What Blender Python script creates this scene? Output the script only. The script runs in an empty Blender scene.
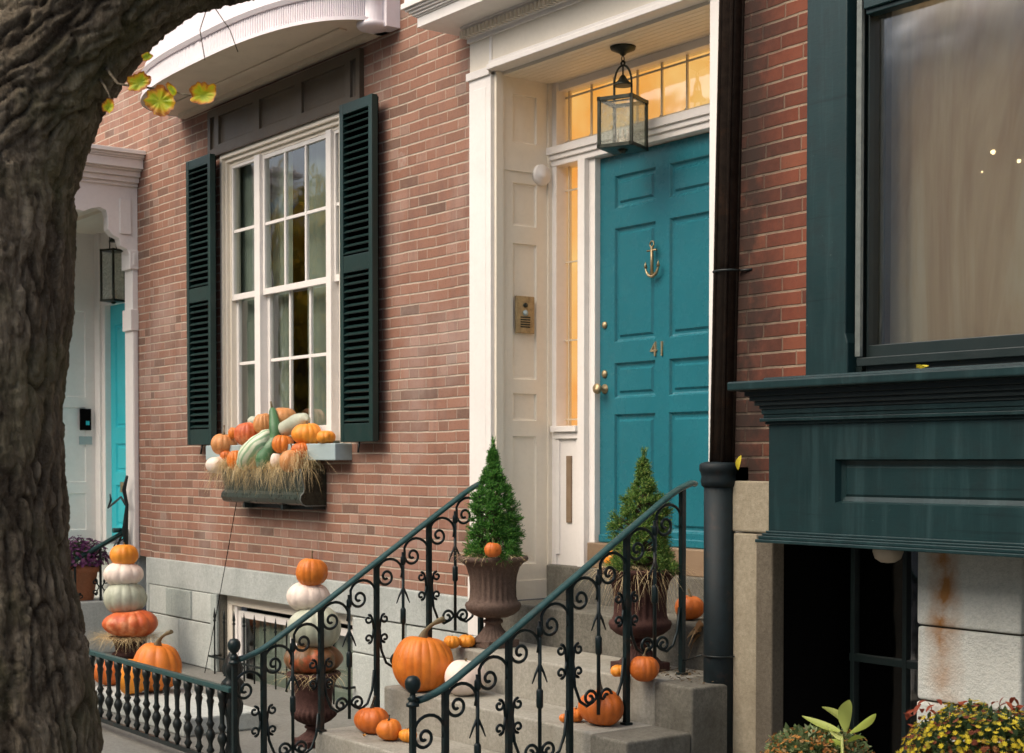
import bpy, bmesh, math, random
from mathutils import Vector, Matrix, noise
PI = math.pi; R = math.radians
random.seed(7)
SC = bpy.context.scene; COL = SC.collection

# ------------------------------------------------------------------ camera
TH = R(53.4); FPX = 1524.0; PITCH = R(1.5); HOR = 461.0
EYE = Vector((0.0, -5.21, 1.63))
PY0 = HOR + FPX * math.tan(PITCH)
cam = bpy.data.cameras.new('camera'); camo = bpy.data.objects.new('camera', cam); COL.objects.link(camo)
cam.lens = FPX * 36.0 / 1024.0; cam.sensor_width = 36.0
cam.shift_y = (PY0 - 376.5) / 1024.0
cam.clip_start = 0.05; cam.clip_end = 500
camo.location = EYE; camo.rotation_euler = (PI / 2 - PITCH, 0, TH)
cam.dof.use_dof = True; cam.dof.focus_distance = 7.0; cam.dof.aperture_fstop = 9
SC.camera = camo
# ------------------------------------------------------------------ world and light
W = bpy.data.worlds.new('World'); SC.world = W; W.use_nodes = True
wn = W.node_tree; wn.nodes.clear()
SUN_EL = R(48); SUN_AZ = R(188)          # compass style: direction the light comes from (x=sin, y=cos)
sky = wn.nodes.new('ShaderNodeTexSky'); sky.sky_type = 'NISHITA'; sky.sun_disc = False
sky.sun_elevation = SUN_EL; sky.sun_rotation = SUN_AZ
sky.air_density = 1.0; sky.dust_density = 6.0; sky.ozone_density = 0.6
bg = wn.nodes.new('ShaderNodeBackground'); bg.inputs[1].default_value = 0.14
wo = wn.nodes.new('ShaderNodeOutputWorld')
wn.links.new(sky.outputs[0], bg.inputs[0]); wn.links.new(bg.outputs[0], wo.inputs[0])
sl = bpy.data.lights.new('sun', 'SUN'); sl.energy = 1.3; sl.angle = R(65); sl.color = (1.0, 0.92, 0.79)
so = bpy.data.objects.new('sun', sl); COL.objects.link(so)
sd = Vector((math.sin(SUN_AZ) * math.cos(SUN_EL), math.cos(SUN_AZ) * math.cos(SUN_EL), math.sin(SUN_EL)))
so.rotation_euler = sd.to_track_quat('Z', 'Y').to_euler(); so.location = (0, -12, 14)
SC.view_settings.view_transform = 'Standard'; SC.view_settings.look = 'None'
SC.view_settings.exposure = 0.58; SC.view_settings.gamma = 1.0
SC.view_settings.use_curve_mapping = False

# ------------------------------------------------------------------ measuring: a photo point on a known plane
fw = Vector((-math.sin(TH) * math.cos(PITCH), math.cos(TH) * math.cos(PITCH), -math.sin(PITCH)))
rt = Vector((math.cos(TH), math.sin(TH), 0)); up = rt.cross(fw)
def ray(px, py): return fw * FPX + rt * (px - 512) + up * (PY0 - py)
def Py(px, py, y): d = ray(px, py); return EYE + d * ((y - EYE.y) / d.y)
def Px(px, py, x): d = ray(px, py); return EYE + d * ((x - EYE.x) / d.x)
def Pz(px, py, z): d = ray(px, py); return EYE + d * ((z - EYE.z) / d.z)
def Pd(px, py, dep): return EYE + ray(px, py) * (dep / FPX)
def XA(px, y, py=400): return Py(px, py, y).x
def ZA(px, py, y): return Py(px, py, y).z
def scl(p): return FPX / (p - EYE).dot(fw)      # pixels per metre at a point

# ------------------------------------------------------------------ object helpers
def tag(o, label=None, cat=None, group=None, kind=None):
    if label: o['label'] = label
    if cat: o['category'] = cat
    if group: o['group'] = group
    if kind: o['kind'] = kind
    return o
def worg(o):
    v = Vector((0, 0, 0))
    while o is not None: v = v + o.location; o = o.parent
    return v
def thing(name, label, cat, loc=(0, 0, 0), group=None):
    o = bpy.data.objects.new(name, None); COL.objects.link(o); o.location = loc
    o.empty_display_size = 0.1
    return tag(o, label, cat, group)
def copy_tree(o, parent=None):
    c = o.copy(); COL.objects.link(c); c.parent = parent
    for ch in list(o.children): copy_tree(ch, c)
    return c
def sub(o, name): return [c for c in o.children if c.name.split('.')[0] == name]

class MB:
    def __init__(s): s.v = []; s.f = []; s.sm = []
    def add(s, vs, fs, smooth=False):
        b = len(s.v); s.v += [tuple(v) for v in vs]
        s.f += [tuple(i + b for i in f) for f in fs]; s.sm += [smooth] * len(fs); return s
    def box(s, x0, x1, y0, y1, z0, z1):
        x0, x1 = sorted((x0, x1)); y0, y1 = sorted((y0, y1)); z0, z1 = sorted((z0, z1))
        vs = [(x, y, z) for z in (z0, z1) for y in (y0, y1) for x in (x0, x1)]
        return s.add(vs, [(0, 2, 3, 1), (4, 5, 7, 6), (0, 1, 5, 4), (2, 6, 7, 3), (0, 4, 6, 2), (1, 3, 7, 5)])
    def pane(s, x0, x1, y, z0, z1): return s.add([(x0, y, z0), (x1, y, z0), (x1, y, z1), (x0, y, z1)], [(0, 1, 2, 3)])
    def obox(s, c, sx, sy, sz, rot):
        vs = [Vector(c) + rot @ Vector((x * sx / 2, y * sy / 2, z * sz / 2)) for z in (-1, 1) for y in (-1, 1) for x in (-1, 1)]
        return s.add(vs, [(0, 2, 3, 1), (4, 5, 7, 6), (0, 1, 5, 4), (2, 6, 7, 3), (0, 4, 6, 2), (1, 3, 7, 5)])
    def prism(s, poly, fn, d0, d1, smooth=False):
        n = len(poly); vs = [fn(a, b, d0) for a, b in poly] + [fn(a, b, d1) for a, b in poly]
        fs = [(i, (i + 1) % n, (i + 1) % n + n, i + n) for i in range(n)]
        s.add(vs, fs, smooth); b = len(s.v) - 2 * n
        s.f += [tuple(b + i for i in range(n))[::-1], tuple(b + n + i for i in range(n))]; s.sm += [False, False]; return s
    def tube(s, pts, r, n=8, caps=True, up0=None, flat=1.0):
        pts = [Vector(p) for p in pts]; m = len(pts)
        rs = r if isinstance(r, (list, tuple)) else [r] * m
        vs = []; prev = None
        for i, p in enumerate(pts):
            t = (pts[min(i + 1, m - 1)] - pts[max(i - 1, 0)])
            t = t.normalized() if t.length > 1e-9 else Vector((0, 0, 1))
            if prev is None:
                a = Vector(up0) if up0 else (Vector((0, 0, 1)) if abs(t.z) < 0.9 else Vector((1, 0, 0)))
                u = (a - t * a.dot(t)).normalized()
            else:
                u = (prev - t * prev.dot(t)); u = u.normalized() if u.length > 1e-6 else prev
            prev = u; w = t.cross(u)
            for k in range(n):
                q = 2 * PI * (k + 0.5) / n
                vs.append(p + (u * math.cos(q) * flat + w * math.sin(q)) * rs[i])
        fs = [(i * n + k, i * n + (k + 1) % n, (i + 1) * n + (k + 1) % n, (i + 1) * n + k) for i in range(m - 1) for k in range(n)]
        s.add(vs, fs, n > 4)
        if caps:
            b = len(s.v) - m * n
            s.f += [tuple(b + k for k in range(n))[::-1], tuple(b + (m - 1) * n + k for k in range(n))]; s.sm += [False, False]
        return s
    def lathe(s, prof, c=(0, 0, 0), n=32, flute=0, fd=0.0, frange=None, axis=None):
        c = Vector(c); vs = []; m = len(prof)
        for (r, z) in prof:
            for k in range(n):
                a = 2 * PI * k / n; rr = r
                if flute and frange and frange[0] <= z <= frange[1]: rr = r * (1 - fd * (0.5 - 0.5 * math.cos(a * flute)))
                p = Vector((rr * math.cos(a), rr * math.sin(a), z))
                if axis is not None: p = axis @ p
                vs.append(c + p)
        fs = [(i * n + k, i * n + (k + 1) % n, (i + 1) * n + (k + 1) % n, (i + 1) * n + k) for i in range(m - 1) for k in range(n)]
        s.add(vs, fs, True); b = len(s.v) - m * n
        s.f += [tuple(b + k for k in range(n))[::-1], tuple(b + (m - 1) * n + k for k in range(n))]; s.sm += [False, False]
        return s
    def panelled(s, u0, u1, v0, v1, panels, prof, fn):
        """flat face with rectangular panels; prof = [(inset, depth)...]; fn(u, v, depth) -> point"""
        us = sorted(set([u0, u1] + [p[0] for p in panels] + [p[1] for p in panels]))
        vz = sorted(set([v0, v1] + [p[2] for p in panels] + [p[3] for p in panels]))
        for i in range(len(us) - 1):
            for j in range(len(vz) - 1):
                cu = (us[i] + us[i + 1]) / 2; cv = (vz[j] + vz[j + 1]) / 2
                if any(p[0] < cu < p[1] and p[2] < cv < p[3] for p in panels): continue
                s.add([fn(us[i], vz[j], 0), fn(us[i + 1], vz[j], 0), fn(us[i + 1], vz[j + 1], 0), fn(us[i], vz[j + 1], 0)], [(0, 1, 2, 3)])
        for (a, b, c, d) in panels:
            prev = [fn(a, c, 0), fn(b, c, 0), fn(b, d, 0), fn(a, d, 0)]
            for (ins, dp) in prof:
                cur = [fn(a + ins, c + ins, dp), fn(b - ins, c + ins, dp), fn(b - ins, d - ins, dp), fn(a + ins, d - ins, dp)]
                s.add(prev + cur, [(k, (k + 1) % 4, (k + 1) % 4 + 4, k + 4) for k in range(4)]); prev = cur
            s.add(prev, [(0, 1, 2, 3)])
        return s
    def build(s, name, mat, parent=None, bevel=0.0, seg=2, fix=True, org=None):
        o0 = worg(parent) if parent is not None else (Vector(org) if org is not None else Vector((0, 0, 0)))
        me = bpy.data.meshes.new(name)
        me.from_pydata([(v[0] - o0.x, v[1] - o0.y, v[2] - o0.z) for v in s.v], [], s.f)
        me.polygons.foreach_set('use_smooth', s.sm)
        if fix:
            bm = bmesh.new(); bm.from_mesh(me); bmesh.ops.recalc_face_normals(bm, faces=bm.faces); bm.to_mesh(me); bm.free()
        for m in (mat if isinstance(mat, (list, tuple)) else [mat]): me.materials.append(m)
        o = bpy.data.objects.new(name, me); COL.objects.link(o)
        if parent is not None: o.parent = parent
        elif org is not None: o.location = org
        if bevel > 0:
            md = o.modifiers.new('bevel', 'BEVEL'); md.width = bevel; md.segments = seg; md.limit_method = 'ANGLE'; md.angle_limit = R(35)
        return o

# ------------------------------------------------------------------ materials
class NT:
    def __init__(s, name):
        s.m = bpy.data.materials.new(name); s.m.use_nodes = True; s.t = s.m.node_tree; s.t.nodes.clear()
        s.out = s.t.nodes.new('ShaderNodeOutputMaterial')
    def n(s, ty, **kw):
        nd = s.t.nodes.new('ShaderNode' + ty)
        for k, v in kw.items(): setattr(nd, k, v)
        return nd
    def put(s, sock, v):
        if hasattr(v, 'is_output'): s.t.links.new(v, sock)
        elif isinstance(v, (tuple, list)): sock.default_value = (tuple(v) + (1,))[:len(sock.default_value)]
        else: sock.default_value = v
    def math(s, op, a, b=0.0, c=None, clamp=False):
        nd = s.n('Math', operation=op, use_clamp=clamp); s.put(nd.inputs[0], a); s.put(nd.inputs[1], b)
        if c is not None: s.put(nd.inputs[2], c)
        return nd.outputs[0]
    def coord(s, kind='Object', scale=(1, 1, 1), loc=(0, 0, 0)):
        tc = s.n('TexCoord'); mp = s.n('Mapping'); s.t.links.new(tc.outputs[kind], mp.inputs[0])
        mp.inputs['Scale'].default_value = scale; mp.inputs['Location'].default_value = loc; return mp.outputs[0]
    def noise(s, vec, scale, detail=4, rough=0.55, dist=0.0):
        nd = s.n('TexNoise'); s.put(nd.inputs['Vector'], vec); nd.inputs['Scale'].default_value = scale
        nd.inputs['Detail'].default_value = detail; nd.inputs['Roughness'].default_value = rough; nd.inputs['Distortion'].default_value = dist
        return nd.outputs[0]
    def mix(s, f, a, b, bt='MIX'):
        nd = s.n('Mix', data_type='RGBA', blend_type=bt); s.put(nd.inputs[0], f); s.put(nd.inputs[6], a); s.put(nd.inputs[7], b); return nd.outputs[2]
    def ramp(s, f, stops, interp='LINEAR'):
        nd = s.n('ValToRGB'); s.put(nd.inputs[0], f); cr = nd.color_ramp; cr.interpolation = interp
        while len(cr.elements) < len(stops): cr.elements.new(0.5)
        for e, (p, c) in zip(cr.elements, stops): e.position = p; e.color = tuple(c) + (1,) if len(c) == 3 else c
        return nd.outputs[0]
    def step(s, f, a, b):
        nd = s.n('MapRange'); s.put(nd.inputs[0], f); nd.inputs[1].default_value = a; nd.inputs[2].default_value = b; return nd.outputs[0]
    def bump(s, h, strength, dist=0.01, normal=None):
        nd = s.n('Bump'); s.put(nd.inputs['Height'], h); nd.inputs['Strength'].default_value = strength; nd.inputs['Distance'].default_value = dist
        if normal is not None: s.put(nd.inputs['Normal'], normal)
        return nd.outputs[0]
    def prin(s, col, rough=0.5, normal=None, metal=0.0, **kw):
        p = s.n('BsdfPrincipled'); s.put(p.inputs['Base Color'], col); s.put(p.inputs['Roughness'], rough); s.put(p.inputs['Metallic'], metal)
        if normal is not None: s.put(p.inputs['Normal'], normal)
        for k, v in kw.items(): s.put(p.inputs[k.replace('_', ' ')], v)
        s.t.links.new(p.outputs[0], s.out.inputs[0]); return s.m
    def rand(s): return s.n('ObjectInfo').outputs['Random']

def paint(name, col, rough=0.42, var=0.12, dirt=0.0, dirtcol=(0.12, 0.1, 0.07), bump=0.15, grain=(1, 1, 1), chip=0.0, chipcol=(0.5, 0.45, 0.38), streak=0.0, spec=0.5):
    t = NT(name); v = t.coord(); g = t.coord(scale=grain)
    n1 = t.noise(v, 2.3, 5); n2 = t.noise(g, 38, 4); n3 = t.noise(v, 9, 6, 0.65)
    c = t.mix(t.step(n1, 0.3, 0.75), [x * (1 - var) for x in col], [min(1, x * (1 + var)) for x in col])
    c = t.mix(t.math('MULTIPLY', t.step(n2, 0.45, 0.7), 0.10), c, [x * 0.7 for x in col])
    if dirt > 0: c = t.mix(t.math('MULTIPLY', t.step(n3, 0.5, 0.72), dirt), c, dirtcol)
    if streak > 0:
        c = t.mix(t.math('MULTIPLY', t.step(t.noise(t.coord(scale=(9, 9, .5)), 1.7, 6, .7), .5, .72), streak), c, [min(1, x * 1.9 + .015) for x in col])
        c = t.mix(t.math('MULTIPLY', t.step(t.noise(t.coord(scale=(.6, .6, 22)), 1.5, 5, .7), .6, .68), streak * .8), c, [x * .35 for x in col])
    if chip > 0: c = t.mix(t.math('MULTIPLY', t.step(t.noise(v, 22, 8, 0.7), 0.685, 0.70), chip), c, chipcol)
    r = t.math('ADD', t.math('MULTIPLY', n3, 0.25), rough - 0.12)
    return t.prin(c, r, t.bump(t.math('ADD', n2, t.math('MULTIPLY', n3, 0.8)), bump, 0.004), Specular_IOR_Level=spec)

def brick(name, stops, mortar, off=0.0, h=0.0667, w=0.2127, mort=0.0095, stain=0.25, flemish=False, rowoff=0.5, grim=None, dust=(0.36, 0.22, 0.17)):
    t = NT(name); tc = t.n('TexCoord'); sp = t.n('SeparateXYZ'); t.t.links.new(tc.outputs['Object'], sp.inputs[0])
    obj = tc.outputs['Object']
    wob = t.n('TexNoise'); t.put(wob.inputs['Vector'], obj); wob.inputs['Scale'].default_value = 9; wob.inputs['Detail'].default_value = 6; wob.inputs['Roughness'].default_value = 0.65
    ws = t.n('SeparateXYZ'); t.t.links.new(wob.outputs['Color'], ws.inputs[0])
    low = t.noise(obj, 0.8, 2)
    x = t.math('ADD', sp.outputs[0], t.math('MULTIPLY', t.math('SUBTRACT', ws.outputs[0], 0.5), 0.012))
    z = t.math('ADD', sp.outputs[2], t.math('MULTIPLY', t.math('SUBTRACT', ws.outputs[1], 0.5), 0.008))
    z = t.math('ADD', z, t.math('MULTIPLY', t.math('SUBTRACT', low, 0.5), 0.03))
    zr = t.math('DIVIDE', t.math('ADD', z, 20.0 + off), h); row = t.math('FLOOR', zr); fz = t.math('SUBTRACT', zr, row)
    rr = t.n('TexWhiteNoise', noise_dimensions='1D'); t.put(rr.inputs['W'], row)
    shift = t.math('ADD', t.math('MULTIPLY', t.math('MODULO', row, 2.0), rowoff), t.math('MULTIPLY', rr.outputs[0], 0.16))
    xr = t.math('ADD', t.math('DIVIDE', t.math('ADD', x, 60.0), w), shift); col = t.math('FLOOR', xr); fx = t.math('SUBTRACT', xr, col)
    if flemish:      # some stretchers are two headers
        cb = t.n('CombineXYZ'); t.put(cb.inputs[0], col); t.put(cb.inputs[1], row)
        hw = t.n('TexWhiteNoise', noise_dimensions='3D'); t.put(hw.inputs['Vector'], cb.outputs[0])
        isH = t.math('GREATER_THAN', hw.outputs[0], 0.8)
        half = t.math('MULTIPLY', isH, t.math('GREATER_THAN', fx, 0.5))
        fxh = t.math('FRACT', t.math('MULTIPLY', fx, 2.0))
        fx2 = t.math('ADD', t.math('MULTIPLY', fx, t.math('SUBTRACT', 1.0, isH)), t.math('MULTIPLY', fxh, isH))
        wid = t.math('MULTIPLY', w, t.math('SUBTRACT', 1.0, t.math('MULTIPLY', isH, 0.5)))
        col = t.math('ADD', col, t.math('MULTIPLY', half, 0.37))
    else: fx2 = fx; wid = w
    ex = t.math('MULTIPLY', t.math('MINIMUM', fx2, t.math('SUBTRACT', 1.0, fx2)), wid)
    ez = t.math('MULTIPLY', t.math('MINIMUM', fz, t.math('SUBTRACT', 1.0, fz)), h)
    fine0 = t.noise(obj, 14, 3, 0.6)
    e = t.math('MINIMUM', t.math('ADD', ex, t.math('MULTIPLY', fine0, 0.0022)), ez)
    fine = t.noise(obj, 60, 5, 0.7)
    e = t.math('ADD', e, t.math('MULTIPLY', t.math('SUBTRACT', fine, 0.5), 0.0035))
    face = t.step(e, mort * 0.5 - 0.0012, mort * 0.5 + 0.0022)
    cb = t.n('CombineXYZ'); t.put(cb.inputs[0], col); t.put(cb.inputs[1], row)
    wn_ = t.n('TexWhiteNoise', noise_dimensions='3D'); t.put(wn_.inputs['Vector'], cb.outputs[0])
    c = t.ramp(wn_.outputs[0], stops)
    mid = t.noise(obj, 26, 6, 0.7)
    c = t.mix(t.math('MULTIPLY', t.step(mid, 0.3, 0.8), 0.45), c, dust, 'MIX')
    c = t.mix(t.math('MULTIPLY', t.step(fine, 0.55, 0.75), 0.6), c, (0.07, 0.045, 0.04))
    big = t.noise(obj, 1.1, 6, 0.6)
    c = t.mix(t.math('MULTIPLY', t.step(big, 0.5, 0.7), stain), c, (0.42, 0.36, 0.33))
    grime = t.noise(t.coord(scale=(3.0, 1, 0.6)), 1.4, 6, 0.7)
    c = t.mix(t.math('MULTIPLY', t.step(grime, 0.53, 0.75), stain * 1.6), c, (0.13, 0.085, 0.075))
    pat = t.math('MULTIPLY', t.step(t.noise(obj, 3.6, 3, 0.5), 0.715, 0.73), t.step(t.noise(obj, 30, 4), 0.35, 0.55))
    c = t.mix(t.math('MULTIPLY', pat, 0.25), c, (0.45, 0.40, 0.36))
    mc = t.mix(t.step(mid, 0.3, 0.7), mortar, [m * 0.72 for m in mortar])
    mc = t.mix(t.math('MULTIPLY', t.math('LESS_THAN', ex, ez), .45), mc, c)
    mc = t.mix(t.math('MULTIPLY', t.step(t.noise(obj, 4.5, 4, .6), .45, .7), .55), mc, c)
    c = t.mix(face, mc, c)
    if grim:      # soot from the leaking downpipe
        gx = t.math('SUBTRACT', sp.outputs[0], grim[0]); gm = t.step(t.math('ADD', gx, t.math('MULTIPLY', t.math('SUBTRACT', mid, .5), .16)), grim[1], grim[2])
        gm = t.math('MULTIPLY', gm, t.step(t.noise(t.coord(scale=(1, 1, .8)), 5, 5, .65), .2, .5))
        c = t.mix(t.math('MULTIPLY', gm, .88, clamp=True), c, (0.022, 0.017, 0.014))
    hgt = t.math('ADD', t.math('MULTIPLY', face, 1.0), t.math('MULTIPLY', mid, 0.35))
    hgt = t.math('ADD', hgt, t.math('MULTIPLY', wn_.outputs[0], 0.25))
    return t.prin(c, 0.88, t.bump(hgt, 0.7, 0.006), Specular_IOR_Level=0.25)

def stone(name, c1, c2, scale=60, bumpd=0.004, dirt=0.4, dirtcol=(0.09, 0.08, 0.06), streak=0.3, rust=None):
    t = NT(name); v = t.coord(); a = t.noise(v, scale, 6, 0.75); b = t.noise(v, 3.0, 6, 0.6); s2 = t.noise(t.coord(scale=(7, 7, 0.8)), 1.6, 5, 0.65)
    c = t.mix(t.step(a, 0.35, 0.68), c1, c2)
    c = t.mix(t.math('MULTIPLY', t.step(b, 0.48, 0.72), dirt), c, dirtcol)
    c = t.mix(t.math('MULTIPLY', t.step(s2, 0.5, 0.75), streak), c, dirtcol)
    sp = t.math('GREATER_THAN', t.noise(v, scale * 3.5, 2), 0.66)
    c = t.mix(t.math('MULTIPLY', sp, 0.5), c, [x * 0.35 for x in c1])
    if rust:
        tc = t.n('TexCoord'); q = t.n('SeparateXYZ'); t.t.links.new(tc.outputs['Object'], q.inputs[0])
        dx = t.math('ABSOLUTE', t.math('SUBTRACT', t.math('ADD', q.outputs[0], t.math('MULTIPLY', t.math('SUBTRACT', t.noise(v, 5, 4), 0.5), 0.12)), rust[0]))
        m1 = t.math('MULTIPLY', t.step(dx, 0.10, 0.0), t.step(q.outputs[2], rust[1] - 0.8, rust[1] - .15))
        m1 = t.math('MULTIPLY', m1, t.step(t.noise(v, 14, 5), 0.15, 0.6))
        c = t.mix(t.math('MULTIPLY', m1, 1.25, clamp=True), c, (0.40, 0.19, 0.06))
    return t.prin(c, 0.85, t.bump(t.math('ADD', a, b), 0.75, bumpd), Specular_IOR_Level=0.25)

def metal(name, col, rough=0.4, met=0.0, var=0.3, rust=0.0):
    t = NT(name); v = t.coord(); a = t.noise(v, 25, 5, 0.7); b = t.noise(v, 120, 3)
    c = t.mix(t.step(a, 0.35, 0.7), [x * (1 - var) for x in col], [x * (1 + var) for x in col])
    if rust > 0: c = t.mix(t.math('MULTIPLY', t.step(t.noise(v, 9, 7, 0.7), 0.55, 0.68), rust), c, (0.12, 0.055, 0.03))
    return t.prin(c, t.math('ADD', t.math('MULTIPLY', a, 0.3), rough - 0.15), t.bump(t.math('ADD', a, b), 0.25, 0.002), met, Specular_IOR_Level=0.5 if met > .5 else .32)

def glass(name, tint=(0.9, 0.95, 0.93), rough=0.02, wav=0.0008, f0=0.08, haze=0.0):
    t = NT(name); v = t.coord()
    bn = t.bump(t.noise(v, 3.0, 2), 0.25, wav * 20)
    lw = t.n('LayerWeight'); lw.inputs[0].default_value = 0.5; fc = lw.outputs['Facing']
    fr = t.math('ADD', f0, t.math('MULTIPLY', t.math('POWER', fc, 5.0), 1.0 - f0), clamp=True)
    tr = t.n('BsdfTransparent'); t.put(tr.inputs[0], tint); gl = t.n('BsdfGlossy'); t.put(gl.inputs['Roughness'], rough); t.put(gl.inputs['Normal'], bn)
    base = tr
    if haze > 0:
        df = t.n('BsdfDiffuse'); t.put(df.inputs[0], (0.6, 0.6, 0.52)); m0 = t.n('MixShader'); t.put(m0.inputs[0], t.math('MULTIPLY', t.step(t.noise(v, 60, 6, .7), .3, .75), haze))
        t.t.links.new(tr.outputs[0], m0.inputs[1]); t.t.links.new(df.outputs[0], m0.inputs[2]); base = m0
    mx = t.n('MixShader'); t.put(mx.inputs[0], fr); t.t.links.new(base.outputs[0], mx.inputs[1]); t.t.links.new(gl.outputs[0], mx.inputs[2])
    t.t.links.new(mx.outputs[0], t.out.inputs[0]); return t.m

def emit(name, c1, c2, s=1.0, scale=3.0):
    t = NT(name); e = t.n('Emission'); t.put(e.inputs[0], t.mix(t.step(t.noise(t.coord(), scale, 3), 0.3, 0.7), c1, c2)); e.inputs[1].default_value = s
    t.t.links.new(e.outputs[0], t.out.inputs[0]); return t.m

def leafmat(name, stops, rough=0.5, trans=0.35, scale=0.0):
    t = NT(name)
    if scale > 0: f = t.step(t.noise(t.coord(), scale, 4, 0.6), 0.25, 0.75)
    else: f = t.n('NewGeometry').outputs['Random Per Island']
    c = t.ramp(f, stops); p = t.n('BsdfPrincipled'); t.put(p.inputs['Base Color'], c); t.put(p.inputs['Roughness'], rough); p.inputs['Specular IOR Level'].default_value = 0.3
    tr = t.n('BsdfTranslucent'); t.put(tr.inputs[0], c); mx = t.n('MixShader'); mx.inputs[0].default_value = trans
    t.t.links.new(p.outputs[0], mx.inputs[1]); t.t.links.new(tr.outputs[0], mx.inputs[2]); t.t.links.new(mx.outputs[0], t.out.inputs[0]); return t.m

def rind(name, c1, c2, c3=None, spots=0.0, stripe=None, rough=0.42):
    t = NT(name); tc = t.n('TexCoord'); sp = t.n('SeparateXYZ'); t.t.links.new(tc.outputs['Object'], sp.inputs[0]); v = tc.outputs['Object']
    n1 = t.noise(v, 11, 5, 0.6); n2 = t.noise(v, 90, 4)
    c = t.mix(t.step(n1, 0.35, 0.7), c1, c2)
    c = t.mix(t.math('MULTIPLY', t.step(t.noise(v, 4.0, 5, .6), .50, .70), .45), c, [x * .72 for x in c1])
    c = t.mix(t.math('MULTIPLY', t.step(t.noise(v, 17, 6, .7), .60, .70), .35), c, [min(1, x * .8 + .16) for x in c2])
    if c3: c = t.mix(t.math('MULTIPLY', t.step(t.noise(v, 6, 6, 0.65), 0.52, 0.64), 0.9), c, c3)
    if stripe:
        ang = t.math('SUBTRACT', sp.outputs[0], t.math('MULTIPLY', sp.outputs[2], .9))
        w = t.math('SINE', t.math('ADD', t.math('MULTIPLY', ang, stripe[0]), t.math('MULTIPLY', n1, 5.0)))
        c = t.mix(t.math('MULTIPLY', t.step(w, 0.0, 0.7), stripe[2]), c, stripe[1])
    wart = t.n('TexVoronoi'); t.put(wart.inputs['Vector'], v); wart.inputs['Scale'].default_value = 70
    scar = t.step(t.noise(t.coord(scale=(1, 1, .25)), 26, 6, .75, 1.5), .64, .68)
    c = t.mix(t.math('MULTIPLY', scar, .45), c, [min(1, x * .45 + .16) for x in c1])
    c = t.mix(t.math('MULTIPLY', t.step(n2, .55, .8), .3), c, [x * .6 for x in c1])
    n2 = t.math('ADD', n2, t.math('MULTIPLY', t.step(wart.outputs[0], .22, .0), .7))
    if spots > 0: c = t.mix(t.math('MULTIPLY', t.step(t.noise(v, 55, 5, 0.7), 0.6, 0.68), spots), c, (0.25, 0.16, 0.08))
    return t.prin(c, t.math('ADD', t.math('MULTIPLY', n1, 0.3), rough - 0.05), t.bump(t.math('ADD', n2, n1), 0.45, 0.003), Subsurface_Weight=0.0)

M = {}
M['brick'] = brick('faded_red_brick', [(0, (0.13, 0.08, 0.06)), (0.08, (0.19, 0.10, 0.072)), (0.3, (0.28, 0.138, 0.095)), (0.5, (0.245, 0.115, 0.077)), (0.75, (0.305, 0.155, 0.108)), (0.93, (0.35, 0.20, 0.148)), (1.0, (0.26, 0.18, 0.145))], (0.50, 0.42, 0.335), flemish=True, stain=0.42, dust=(0.30, 0.19, 0.14))
M['brick_right'] = brick('deep_red_brick', [(0, (0.06, 0.022, 0.017)), (0.15, (0.11, 0.034, 0.020)), (0.6, (0.165, 0.044, 0.024)), (1.0, (0.21, 0.070, 0.038))], (0.33, 0.255, 0.18), mort=0.0095, off=0.03, stain=0.05, flemish=False, grim=(-5.0 + 3.0, 0.34, 0.10), dust=(0.17, 0.06, 0.035))
M['granite'] = stone('grey_granite', (0.36, 0.39, 0.37), (0.48, 0.51, 0.49), 40, 0.006, 0.35, (0.16, 0.19, 0.175))
M['granite_dark'] = stone('dark_granite', (0.30, 0.34, 0.32), (0.40, 0.44, 0.415), 40, 0.004, 0.35, (0.12, 0.15, 0.13))
M['granite_light'] = stone('pale_granite', (0.42, 0.455, 0.43), (0.55, 0.58, 0.545), 50, 0.007, 0.3, (0.26, 0.27, 0.24))
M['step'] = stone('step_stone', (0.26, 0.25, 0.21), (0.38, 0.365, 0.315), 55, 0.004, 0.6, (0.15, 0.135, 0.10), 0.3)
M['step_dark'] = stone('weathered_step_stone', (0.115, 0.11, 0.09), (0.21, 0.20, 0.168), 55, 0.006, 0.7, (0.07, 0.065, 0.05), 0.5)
M['tanstone'] = stone('tan_stone', (0.27, 0.235, 0.165), (0.38, 0.335, 0.25), 45, 0.006, 0.4, (0.15, 0.12, 0.08))
M['jamb'] = stone('brown_jamb_stone', (0.10, 0.086, 0.062), (0.17, 0.145, 0.11), 70, 0.006, 0.4, (0.07, 0.06, 0.045))
M['concrete'] = stone('sidewalk_concrete', (0.15, 0.15, 0.135), (0.22, 0.22, 0.20), 40, 0.004, 0.3)
M['asphalt'] = stone('asphalt', (0.04, 0.04, 0.042), (0.07, 0.07, 0.07), 120, 0.004, 0.2, (0.03, 0.03, 0.03))
M['white'] = paint('white_paint', (0.82, 0.785, 0.745), 0.42, 0.04, 0.10, (0.45, 0.40, 0.33), 0.2)
M['cream'] = paint('cream_paint', (0.80, 0.735, 0.62), 0.42, 0.04, 0.06, (0.42, 0.36, 0.26), 0.25)
M['bowwhite'] = paint('bow_white_paint', (0.82, 0.76, 0.78), 0.45, 0.04, 0.15, (0.5, 0.42, 0.38), 0.2)
M['soffit'] = paint('soffit_paint', (0.68, 0.59, 0.46), 0.5, 0.06, 0.15, (0.35, 0.3, 0.22), 0.2)
M['lintel'] = paint('lintel_paint', (0.085, 0.066, 0.045), 0.5, 0.25, 0.35, (0.12, 0.075, 0.045), 0.3, chip=0.3, chipcol=(0.2, 0.15, 0.11))
M['shutter'] = paint('shutter_green_paint', (0.007, 0.030, 0.027), 0.4, 0.2, 0.2, (0.03, 0.03, 0.022), 0.2, chip=0.4, chipcol=(0.2, 0.18, 0.14))
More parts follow.
